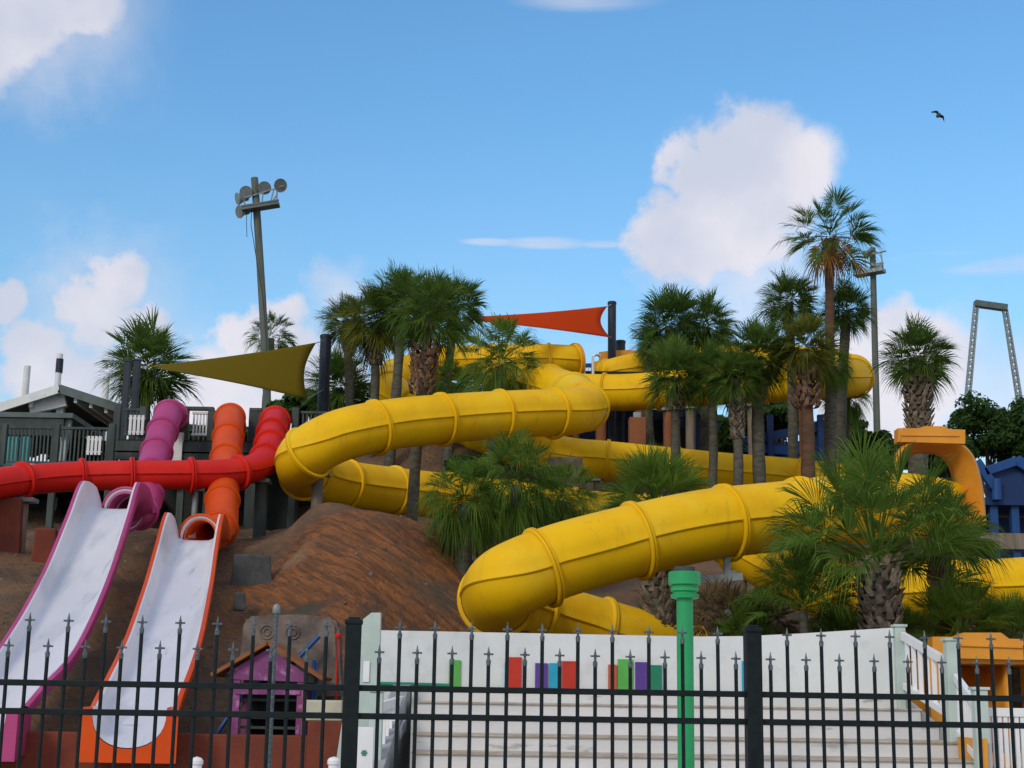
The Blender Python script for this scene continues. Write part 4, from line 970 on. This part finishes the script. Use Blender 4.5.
def crown_mesh(name, seed, n, e_hi, e_lo, pet, fr, nseg, droop, m, sag=.25, dead=0):
    """a crown of unit radius around the origin"""
    rng = random.Random(seed); bm = bmesh.new()
    for i in range(n):
        t = (i + .5) / n; az = i * 2.39996 + rng.uniform(-.3, .3)
        sh, sl = math.sin(R(e_hi)), math.sin(R(e_lo)); el = math.asin(max(-1, min(1, sh + (sl - sh) * t))) + R(rng.uniform(-9, 9))
        d = Vector((math.cos(az) * math.cos(el), math.sin(az) * math.cos(el), math.sin(el)))
        k = rng.uniform(.62, 1.3) if pet < .4 else rng.uniform(.82, 1.12)
        fan_leaf(bm, d * .06 + Vector((0, 0, -.12 * t)), d, pet * k, fr * rng.uniform(.85, 1.1), nseg, rng, droop * (.5 + .8 * t), sag * (.5 + t))
    me = bpy.data.meshes.new(name); bm.to_mesh(me); bm.free(); me.materials.append(m); return me
CR_FULL = [crown_mesh('crown_full', s, 62, 88, -58, .32, .62, 30, .55, M['leaf'], .15) for s in (1, 2, 3)]
CR_MID = [crown_mesh('crown_mid', s, 56, 88, -52, .32, .62, 30, .55, M['leaf'], .15) for s in (4, 5, 6)]
CR_YEL = [crown_mesh('crown_warm', s, 58, 88, -60, .32, .62, 30, .7, M['leaf_y'], .2) for s in (7, 8)]
CR_NEAR = [crown_mesh('crown_near', s, 52, 88, 0, .56, .54, 46, .75, M['leaf_near'], .16) for s in (9, 10)]
CR_DROOP = [crown_mesh('crown_droop', s, 56, 88, -60, .42, .58, 38, 1.5, M['leaf_near'], .35) for s in (11, 12, 13)]
CR_UP = [crown_mesh('crown_upright', s, 46, 88, 8, .44, .60, 38, .35, M['leaf_near'], .12) for s in (14, 15)]
CR_SPARSE = [crown_mesh('crown_sparse', s, 30, 85, -25, .44, .58, 32, 1.0, M['leaf'], .25) for s in (16, 17)]
CR_TALL = [crown_mesh('crown_tall', 23, 30, 85, -30, .46, .62, 34, .7, M['leaf'], .2)]
CR_DRY = [crown_mesh('crown_dry', 18, 40, 86, 0, .44, .60, 34, .7, M['leaf_dry'], .2)]
CR_DEAD = [crown_mesh('crown_dead', 19, 9, -8, -60, .42, .52, 22, 1.4, M['leaf_dead'], .4)]
def boots_mesh(bm, base, top, r0, r1, rng, rows, around, out=.16, size=1.0):
    """criss-cross stubs of old leaf bases"""
    ax = (top - base); H = ax.length
    d, rx, ry = frame(ax, Vector((0, 1, 0)))
    for i in range(rows):
        f = (i + .5) / rows; rr = r0 + (r1 - r0) * f
        for k in range(around):
            a = (k + (.5 if i % 2 else 0)) * 2 * math.pi / around + rng.uniform(-.12, .12)
            rad = rx * math.cos(a) + ry * math.sin(a); tan = -rx * math.sin(a) + ry * math.cos(a)
            c = base + ax * f + rad * rr * .86
            w = rr * 2.2 * math.pi / around * .36 * size; L = H / rows * rng.uniform(1.0, 1.7) * size
            lean = rng.choice((-1, 1)) * rng.uniform(.15, .55)
            tipc = c + d * L + rad * out * rng.uniform(.5, 1.15) + tan * L * lean
            th = w * .5
            A = [c - tan * w, c + tan * w, c + tan * w * .7 + rad * th, c - tan * w * .7 + rad * th]
            B = [tipc - tan * w * .55, tipc + tan * w * .55, tipc + tan * w * .4 + rad * th * .6, tipc - tan * w * .4 + rad * th * .6]
            va = [bm.verts.new(p) for p in A]; vb = [bm.verts.new(p) for p in B]
            bm.faces.new(vb)
            for q in range(4): bm.faces.new((va[q], va[(q + 1) % 4], vb[(q + 1) % 4], vb[q]))
PID = [0]
def palm(label, crown, cpx, cpy, rpx, d, base=None, tw=10, boots=None, tm='trunk', bm_mat='boot', group='palms on the hill', tilt=0, squash=1.0, dead=None, cat='palm tree', bw=None):
    """crown centre (cpx, cpy), radius rpx in pixels; base (px) where the trunk meets the ground; boots = px y range of leaf bases"""
    PID[0] += 1; rng = random.Random(100 + PID[0])
    rpx *= 1.1; c = at(cpx, cpy, d); m = d / FOC
    bx = at(base if base is not None else cpx, cpy, d).x; zb = hill_z(bx, d) - .25
    foot = Vector((bx, d, zb))
    t = empty('palm_tree', foot, label, cat, group)
    mid = foot.lerp(c, .5) + Vector((rng.uniform(-.1, .1), 0, 0))
    P = spline([foot, mid, c + Vector((0, 0, -.20 * rpx * m))], .35); r0 = tw * m / 2
    bm = bmesh.new(); rad = [r0 * (1.12 - .24 * i / len(P)) * (1 + .05 * math.sin(i * 2.1)) for i in range(len(P))]
    rod(bm, P, rad, 12); build('trunk', bm, M[tm], t, True, 60)
    if boots:
        y0, y1 = boots; bz0, bz1 = at(cpx, y0, d).z, at(cpx, y1, d).z   # y0 lower edge, y1 upper edge
        def on(z):
            f = (z - foot.z) / (c.z - foot.z); f = min(1, max(0, f))
            return P[min(len(P) - 1, int(f * (len(P) - 1) + .5))]
        A, B = on(bz0).copy(), on(bz1).copy(); A.z = bz0; B.z = bz1
        w = (bw or tw * 1.35) * m / 2
        bm = bmesh.new(); H = (B - A).length; rows = max(4, int(H / (w * .34)))
        boots_mesh(bm, A, B, w * .9, w, rng, rows, 10, w * .34)
        build('leaf_bases', bm, M[bm_mat], t)
    me = rng.choice(crown)
    def put(me, nm, s, zoff=0, rz=None):
        o = bpy.data.objects.new(nm, me); COL.objects.link(o); o.parent = t
        o.location = c - foot + Vector((0, 0, zoff - .07 * s)); o.scale = (s, s, s * squash)
        o.rotation_euler = (rng.uniform(-.1, .1), tilt + rng.uniform(-.06, .06), rng.uniform(0, 6.28) if rz is None else rz); return o
    put(me, 'crown', rpx * m)
    if dead: put(CR_DEAD[0], 'dead_fronds', rpx * m * dead)
    return t
# left group
palm('full-crowned palm beside the two dark columns, left of the yellow sail', CR_FULL, 147, 360, 52, 44, 147, 14, (405, 375), 'trunk', 'boot')
palm('small sparse palm behind the left floodlight pole', CR_SPARSE, 271, 333, 27, 62, 270, 9, None)
palm('dark bushy palm behind the mast of the yellow sail', CR_FULL, 338, 380, 40, 47.5, 338, 12, None)
palm('leftmost crown of the tall palm clump, small and leaning left', CR_MID, 346, 318, 30, 46, 353, 9, (352, 330), tilt=-.15)
palm('palm of the tall clump with a rough collar of leaf bases high on its trunk', CR_YEL, 375, 314, 45, 44, 375.5, 9, (366, 340), 'trunk', 'boot', bw=14)
palm('tallest palm in the clump behind the upper yellow slide', CR_FULL, 402, 300, 44, 43, 394, 10, None)
palm('palm of the tall clump with thick shaggy trunk in front of the yellow loop', CR_MID, 430, 308, 46, 36.0, 417, 11, (396, 346), 'trunk', 'boot_red', bw=26)
palm('rightmost palm of the tall clump, its crown against open sky', CR_MID, 456, 300, 36, 44, 448, 9, None)
palm('low dark palm just left of the launch platform', CR_DROOP, 502, 356, 50, 41.6, 492, 11, None)
palm('lowest palm behind the upper yellow slide, under the tall clump', CR_DROOP, 448, 378, 26, 42.5, 448, 10, None)
# right group on the hill
palm('crown at the left end of the right-hand palm group', CR_FULL, 669, 318, 40, 47.5, 672, 10, None)
palm('dense palm second from the left in the back row of the right-hand group', CR_FULL, 706, 320, 36, 48, 703, 10, None)
palm('palm behind the orange sail mast, half hidden at the left of the right-hand group', CR_MID, 650, 340, 22, 49, 652, 9, None)
palm('palm with a pale ring of leaf bases in front of the long yellow tube', CR_MID, 676, 370, 40, 40, 678, 10, (412, 392), bw=17)
palm('palm with a slim smooth trunk, between two with shaggy collars', CR_MID, 712, 368, 36, 40, 707, 9, None)
palm('palm with a pale shaggy club-shaped trunk in the right-hand group', CR_MID, 735, 372, 36, 39, 734, 10, (440, 395), bw=15)
palm('palm with a dark shaggy upper trunk in the middle of the right-hand group', CR_FULL, 757, 350, 40, 39.5, 760, 13, (402, 372), bw=18)
palm('palm with feathery high crown left of the tallest palm', CR_MID, 789, 296, 34, 44, 788, 10, None)
palm('palm with a big reddish collar of leaf bases right in front of the yellow tube', CR_YEL, 804, 342, 38, 39, 800, 14, (410, 374), 'trunk_red', 'boot_red', bw=28)
palm('tallest palm with a bare reddish trunk and dead orange fronds', CR_TALL, 829, 230, 46, 42, 822, 10, (262, 242), 'trunk_red', 'boot_red', dead=.95, bw=15)
palm('palm just right of the tallest palm, hiding its trunk', CR_FULL, 846, 306, 32, 43.5, 835, 11, None)
palm('small palm crown hanging below the right bend of the long yellow tube', CR_DROOP, 846, 392, 26, 47, 842, 9, None)
palm('low palm in front of the tall reddish trunk', CR_DROOP, 832, 362, 22, 40.5, 829, 13, None)
palm('lone palm with a thick barrel trunk of leaf bases right of the floodlight pole', CR_MID, 917, 350, 40, 42, 906, 20, (436, 372), bw=27)
# middle front
palm('drooping fan palm at the left of the front clump, below the upper slide', CR_DROOP, 464, 494, 44, 30, 462, 14, None, group='fan palms between the yellow slides')
palm('largest drooping fan palm between the two big yellow slides', CR_DROOP, 516, 474, 52, 30.5, 515, 15, None, group='fan palms between the yellow slides')
palm('fan palm at the right of the front clump, near the block pier', CR_DROOP, 562, 492, 42, 31.5, 560, 14, None, group='fan palms between the yellow slides')
palm('bright upright fan palm whose shaggy trunk shows under the front yellow slide', CR_UP, 655, 500, 58, 27.2, 657, 32, (640, 545), 'trunk', 'boot', group='fan palms between the yellow slides', bw=36)
# foreground right
palm('big foreground fan palm with a thick criss-cross trunk behind the white wall', CR_NEAR, 876, 546, 104, 21.9, 879, 32, (655, 563), 'trunk', 'boot', group='fan palms behind the white wall', bw=41)
palm('short fan palm with thin stalks left of the big foreground palm', CR_NEAR, 803, 598, 56, 22.2, 803, 9, None, group='fan palms behind the white wall')
palm('palm with a rough brown trunk half hidden right of the big foreground palm', CR_SPARSE, 940, 530, 58, 23.0, 938, 22, (640, 565), 'trunk_red', 'boot_red', group='fan palms behind the white wall', bw=25)
palm('spiky low fan palm above the amber slide pod', CR_UP, 962, 625, 52, 22.2, 962, 14, None, group='fan palms behind the white wall', cat='palm')
palm('spiky low fan palm at the right edge above the pod', CR_UP, 1012, 634, 42, 22.4, 1012, 12, None, group='fan palms behind the white wall', cat='palm')
palm('dark low palm between the big foreground palm trunk and the brown trunk', CR_UP, 908, 636, 30, 23.4, 908, 12, None, group='fan palms behind the white wall', cat='palm')
palm('dry brown fan palm behind the green pole', CR_DRY, 722, 618, 44, 23.2, 722, 14, None, group='fan palms behind the white wall', cat='palm')
palm('dry low fan palm under the front yellow slide, beside the short green one', CR_DRY, 765, 622, 36, 23.6, 765, 12, None, group='fan palms behind the white wall', cat='palm')
palm('dark low fan palm between the dry ones behind the white wall', CR_UP, 745, 632, 34, 22.8, 745, 12, None, group='fan palms behind the white wall', cat='palm')
palm('dark low palm left of the big foreground trunk', CR_UP, 842, 636, 36, 23.2, 842, 12, None, group='fan palms behind the white wall', cat='palm')

# ------------------------------------------------------------------ broadleaf trees and shrubs
def leafy(label, cpx, cpy, rx, ry, d, seed, m='tree_leaf', n=9000, name='tree', group='trees beyond the slides', base=None, size=.12):
    rng = random.Random(seed); c = at(cpx, cpy, d); k = d / FOC; RX, RZ = rx * k, ry * k
    zb = hill_z(c.x, d) - .3 if d < 82 else 0
    t = empty(name, (c.x, d, zb), label, name, group)
    bm = bmesh.new(); rod(bm, [(c.x, d, zb), (c.x + .1, d, (zb + c.z) / 2), (c.x, d, c.z + RZ * .3)], [RX * .09 + .05, RX * .06 + .04, .03], 9)
    bl = []
    for i in range(26):
        th = rng.uniform(0, 6.28); ph = rng.uniform(-.75, 1.0); q = rng.uniform(.35, .85)
        p = Vector((math.cos(th) * math.sqrt(max(0, 1 - ph * ph)) * RX * q, math.sin(th) * math.sqrt(max(0, 1 - ph * ph)) * RX * q * .8, ph * RZ * q))
        bl.append((p, rng.uniform(.22, .40)))
        if i < 9: rod(bm, [Vector((c.x, d, zb + (c.z - zb) * .55)), c + p * .9], [RX * .035 + .02, .015], 5)
    build('trunk', bm, M['bark'], t, True)
    bm = bmesh.new()
    for i in range(n):
        p, q = bl[i % len(bl)]
        v = Vector((rng.gauss(0, 1), rng.gauss(0, 1), rng.gauss(0, 1))).normalized() * (rng.random() ** .45)
        o = c + p + Vector((v.x * RX * q, v.y * RX * q, v.z * RZ * q * .85))
        nrm = (v + Vector((rng.uniform(-.7, .7), rng.uniform(-.7, .7), rng.uniform(-.2, .9)))).normalized()
        dd, a, b = frame(nrm, Vector((0, 0, 1))); s = size * rng.uniform(.6, 1.3)
        ang = rng.uniform(0, 6.28); a, b = a * math.cos(ang) + b * math.sin(ang), b * math.cos(ang) - a * math.sin(ang)
        bm.faces.new([bm.verts.new(o + a * s), bm.verts.new(o + b * s * .45), bm.verts.new(o - a * s), bm.verts.new(o - b * s * .45)])
    build('crown', bm, M[m], t)
leafy('dense dark tree below the far lattice ride tower', 985, 432, 46, 42, 60, 31)
leafy('dark tree at the right edge beyond the blue platform', 1035, 440, 40, 46, 58, 32)
leafy('dark low tree behind the amber arch mouth', 948, 458, 34, 30, 50, 33)
leafy('dark bush behind the foot of the right floodlight pole', 872, 448, 26, 20, 50, 34, name='bush', group='bushes behind the slides')
leafy('dark bush just left of the barrel-trunked palm foot', 893, 455, 24, 18, 47, 35, name='bush', group='bushes behind the slides')
leafy('bright green shrub under the pavilion roof', 92, 425, 26, 14, 50, 36, 'bush_leaf', 2600, 'bush', 'bushes behind the slides')
leafy('dark bush behind the deck, right of the red slide top', 300, 408, 36, 20, 52, 37, name='bush', group='bushes behind the slides')
leafy('dark tree behind the palm clump at the upper left loop', 430, 395, 44, 26, 55, 38, name='bush', group='bushes behind the slides')
leafy('dark bush between blue stair boards and palm trunks', 725, 440, 20, 22, 50, 39, name='bush', group='bushes behind the slides', n=2500)
leafy('dark tree behind the long yellow tube among the right-hand palms', 770, 412, 46, 22, 56, 40, name='bush', group='bushes behind the slides')
leafy('low dark shrub under the upper yellow loop', 470, 470, 34, 20, 41.5, 41, name='bush', group='bushes behind the slides', n=2600)
leafy('dark low shrubs under the pink and red slides deck', 330, 445, 22, 12, 42, 42, name='bush', group='bushes behind the slides', n=2000)

for i, (px, py, rx, ry, lab) in enumerate(((545, 448, 40, 18, 'dark shrubs behind the upper yellow bend'), (600, 425, 34, 20, 'dark tree behind the terracotta column under the long yellow tube'), (690, 425, 36, 24, 'dark tree behind the left half of the right-hand palm group'),
                           (750, 432, 48, 28, 'dense dark tree behind the club-shaped palm trunk'), (835, 432, 34, 22, 'dark tree behind the reddish column at the right bend'), (385, 440, 30, 14, 'low dark shrubs in the gap under the upper yellow slide'), (60, 448, 62, 15, 'long green shrub seen through the lower deck railing at the far left'), (215, 438, 60, 12, 'green shrub seen through the upper deck railing between the slide tops'))):
    leafy(lab, px, py, rx, ry, 57 if px > 560 else 49, 60 + i, name='bush', group='bushes behind the slides', n=8000)

# ------------------------------------------------------------------ bird
c = at(938, 115.5, 60); bm = bmesh.new(); m = 60 / FOC
def wing(pts, w):
    P = [at(x, y, 60 + dy) for x, y, dy in pts]; top = []; bot = []
    for p, q in zip(P, w):
        top.append((bm.verts.new(p + Vector((0, -q, 0))), bm.verts.new(p + Vector((0, q, -.02))), bm.verts.new(p + Vector((0, 0, .035)))))
    for a, b in zip(top, top[1:]):
        for k in range(3): bm.faces.new((a[k], a[(k + 1) % 3], b[(k + 1) % 3], b[k]))
    bm.faces.new(top[0][::-1]); bm.faces.new(top[-1])
wing([(938.6, 114.6, 0), (937.3, 112.2, .05), (935.6, 111.4, .1), (931.5, 112.3, .3)], [.11, .12, .10, .02])
wing([(939, 115.2, 0), (941.5, 116.2, -.05), (943.2, 117.0, 0), (944.2, 121.2, .2)], [.11, .12, .10, .02])
rod(bm, [at(936.6, 117, 59.6), at(937.6, 116.2, 59.75), at(939, 115.2, 60), at(940.2, 114.6, 60.35)], [.02, .075, .10, .03], 8)
tag(build('bird', bm, M['bird'], None, True), 'dark bird with bent wings gliding alone in the blue sky', 'bird')

# ------------------------------------------------------------------ sky, clouds, sun
SUN_EL, SUN_AZ = R(31), R(-150)      # azimuth measured from +Y towards +X: behind the camera, to the left
W = bpy.data.worlds.new('World'); S.world = W; W.use_nodes = True; nt = W.node_tree; N = nt.nodes; L = nt.links
N.clear(); out = N.new('ShaderNodeOutputWorld'); bg = N.new('ShaderNodeBackground'); bg.inputs['Strength'].default_value = .15
sky = N.new('ShaderNodeTexSky'); sky.sky_type = 'NISHITA'; sky.sun_disc = False; sky.sun_elevation = SUN_EL; sky.sun_rotation = SUN_AZ
sky.air_density = 1.5; sky.dust_density = .5; sky.ozone_density = 1.6; sky.altitude = 0
tc = N.new('ShaderNodeTexCoord')
def vmath(op, a=None, b=None, bv=None):
    n = N.new('ShaderNodeVectorMath'); n.operation = op
    if a is not None: L.new(a, n.inputs[0])
    if b is not None: L.new(b, n.inputs[1])
    if bv is not None: n.inputs[1].default_value = bv
    return n
def fmath(op, a, b, c=None):
    n = N.new('ShaderNodeMath'); n.operation = op
    for i, v in enumerate((a, b, c)):
        if v is None: continue
        if isinstance(v, (int, float)): n.inputs[i].default_value = v
        else: L.new(v, n.inputs[i])
    return n.outputs[0]
D = tc.outputs['Generated']
def wnoise(scale, det, ro=.55, vec=None):
    n = N.new('ShaderNodeTexNoise'); n.inputs['Scale'].default_value = scale; n.inputs['Detail'].default_value = det; n.inputs['Roughness'].default_value = ro
    L.new(vec or D, n.inputs['Vector']); return n
w1 = wnoise(14, 3); w2 = wnoise(45, 6, .6)
off = vmath('SUBTRACT', w1.outputs['Color'], bv=(.5, .5, .5)); off = vmath('SCALE', off.outputs[0]); off.inputs['Scale'].default_value = .042
off2 = vmath('SUBTRACT', w2.outputs['Color'], bv=(.5, .5, .5)); off2 = vmath('SCALE', off2.outputs[0]); off2.inputs['Scale'].default_value = .026
Dw = vmath('ADD', vmath('ADD', D, off.outputs[0]).outputs[0], off2.outputs[0]).outputs[0]
def blobs(lst):
    cur = None
    for px, py, r in lst:
        c = ray(px, py).normalized(); dn = vmath('DISTANCE', Dw, bv=tuple(c))
        v = fmath('MULTIPLY_ADD', dn.outputs['Value'], -1.0 / (r / FOC), 1.0)
        cur = v if cur is None else fmath('MAXIMUM', cur, v)
    return cur
def smooth(v, a, b):
    n = N.new('ShaderNodeMapRange'); n.interpolation_type = 'SMOOTHSTEP'; n.inputs['From Min'].default_value = a; n.inputs['From Max'].default_value = b
    L.new(v, n.inputs['Value']); return n.outputs[0]
def cmix(f, a, b):
    x = N.new('ShaderNodeMix'); x.data_type = 'RGBA'; L.new(f, x.inputs[0])
    for s, v in ((x.inputs[6], a), (x.inputs[7], b)):
        if isinstance(v, tuple): s.default_value = (*v, 1)
        else: L.new(v, s)
    return x.outputs[2]
dense = blobs([(742, 150, 62), (772, 154, 60), (800, 166, 52), (690, 172, 38), (722, 188, 58), (775, 196, 62), (668, 236, 52), (702, 236, 64), (756, 236, 62), (694, 264, 44),
               (118, 290, 42), (95, 318, 50), (30, 360, 52), (150, 334, 40), (282, 322, 38), (248, 346, 44), (292, 352, 46), (220, 398, 74), (328, 384, 46), (60, 410, 90), (150, 415, 80), (290, 412, 74), (3, 304, 28),
               (890, 345, 60), (920, 375, 75), (880, 410, 90), (860, 380, 60), (15, 10, 75), (70, -10, 65), (-30, 40, 70)])
soft = blobs([(745, 200, 110), (750, 270, 120), (690, 270, 70), (100, 350, 160), (330, 390, 130), (960, 400, 130), (1020, 400, 110), (40, 0, 150), (620, 420, 110), (440, 430, 110), (330, 290, 50)])
# streaky cirrus: squeezed coordinates
st = vmath('MULTIPLY', D, bv=(2.2, 2.2, 22)); cn = wnoise(3.0, 6, .55, st.outputs[0])
cur = None
for px, py, r in ((545, 243, 62), (605, 244, 40), (490, 242, 40), (935, 260, 90), (1010, 264, 110), (590, 1, 90)):
    c = ray(px, py).normalized(); dv = vmath('SUBTRACT', D, bv=tuple(c)); dv = vmath('MULTIPLY', dv.outputs[0], bv=(1, 1, 7.5)); ln = vmath('LENGTH', dv.outputs[0])
    v = fmath('MULTIPLY_ADD', ln.outputs['Value'], -1.0 / (r / FOC), 1.0); cur = v if cur is None else fmath('MAXIMUM', cur, v)
cir = cur
A = fmath('MULTIPLY', .93, smooth(fmath('ADD', dense, fmath('MULTIPLY_ADD', w2.outputs['Fac'], .6, -.30)), .04, .48))
B = fmath('MULTIPLY', smooth(fmath('ADD', soft, fmath('MULTIPLY_ADD', w2.outputs['Fac'], .5, -.25)), .0, .95), .62)
Cc = fmath('MULTIPLY', fmath('MULTIPLY', smooth(cir, .0, .7), smooth(cn.outputs['Fac'], .30, .62)), .5)
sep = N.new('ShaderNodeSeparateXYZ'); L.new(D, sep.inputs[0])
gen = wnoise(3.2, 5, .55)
G = fmath('MULTIPLY', smooth(gen.outputs['Fac'], .33, .50), smooth(sep.outputs['Y'], .55, .25))  # unseen cloud cover added behind and beside the camera to whiten ambient light
hz = fmath('MULTIPLY', smooth(sep.outputs['Z'], .40, .05), .24)
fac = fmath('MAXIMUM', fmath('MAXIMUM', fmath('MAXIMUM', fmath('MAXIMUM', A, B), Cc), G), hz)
shade = wnoise(11, 5, .5)
ccol = cmix(smooth(shade.outputs['Fac'], .35, .65), (4.2, 4.4, 5.15), (5.75, 5.45, 5.8))
tint = N.new('ShaderNodeMix'); tint.data_type = 'RGBA'; tint.blend_type = 'MULTIPLY'; tint.inputs[0].default_value = 1
L.new(sky.outputs[0], tint.inputs[6]); tint.inputs[7].default_value = (.515, .85, 1.13, 1)
fin = cmix(fac, tint.outputs[2], ccol)
L.new(fin, bg.inputs['Color']); L.new(bg.outputs[0], out.inputs['Surface'])
sun = bpy.data.lights.new('sun', 'SUN'); sun.energy = 1.35; sun.angle = R(14); sun.color = (1, .90, .75)
so = bpy.data.objects.new('sun', sun); COL.objects.link(so)
sd = Vector((math.sin(SUN_AZ) * math.cos(SUN_EL), math.cos(SUN_AZ) * math.cos(SUN_EL), math.sin(SUN_EL)))
so.rotation_euler = (-sd).to_track_quat('-Z', 'Y').to_euler(); so.location = sd * 60
S.view_settings.view_transform = 'Standard'; S.view_settings.look = 'None'; S.view_settings.exposure = 0; S.view_settings.gamma = 1
S.cycles.max_bounces = 6; S.cycles.use_denoising = True
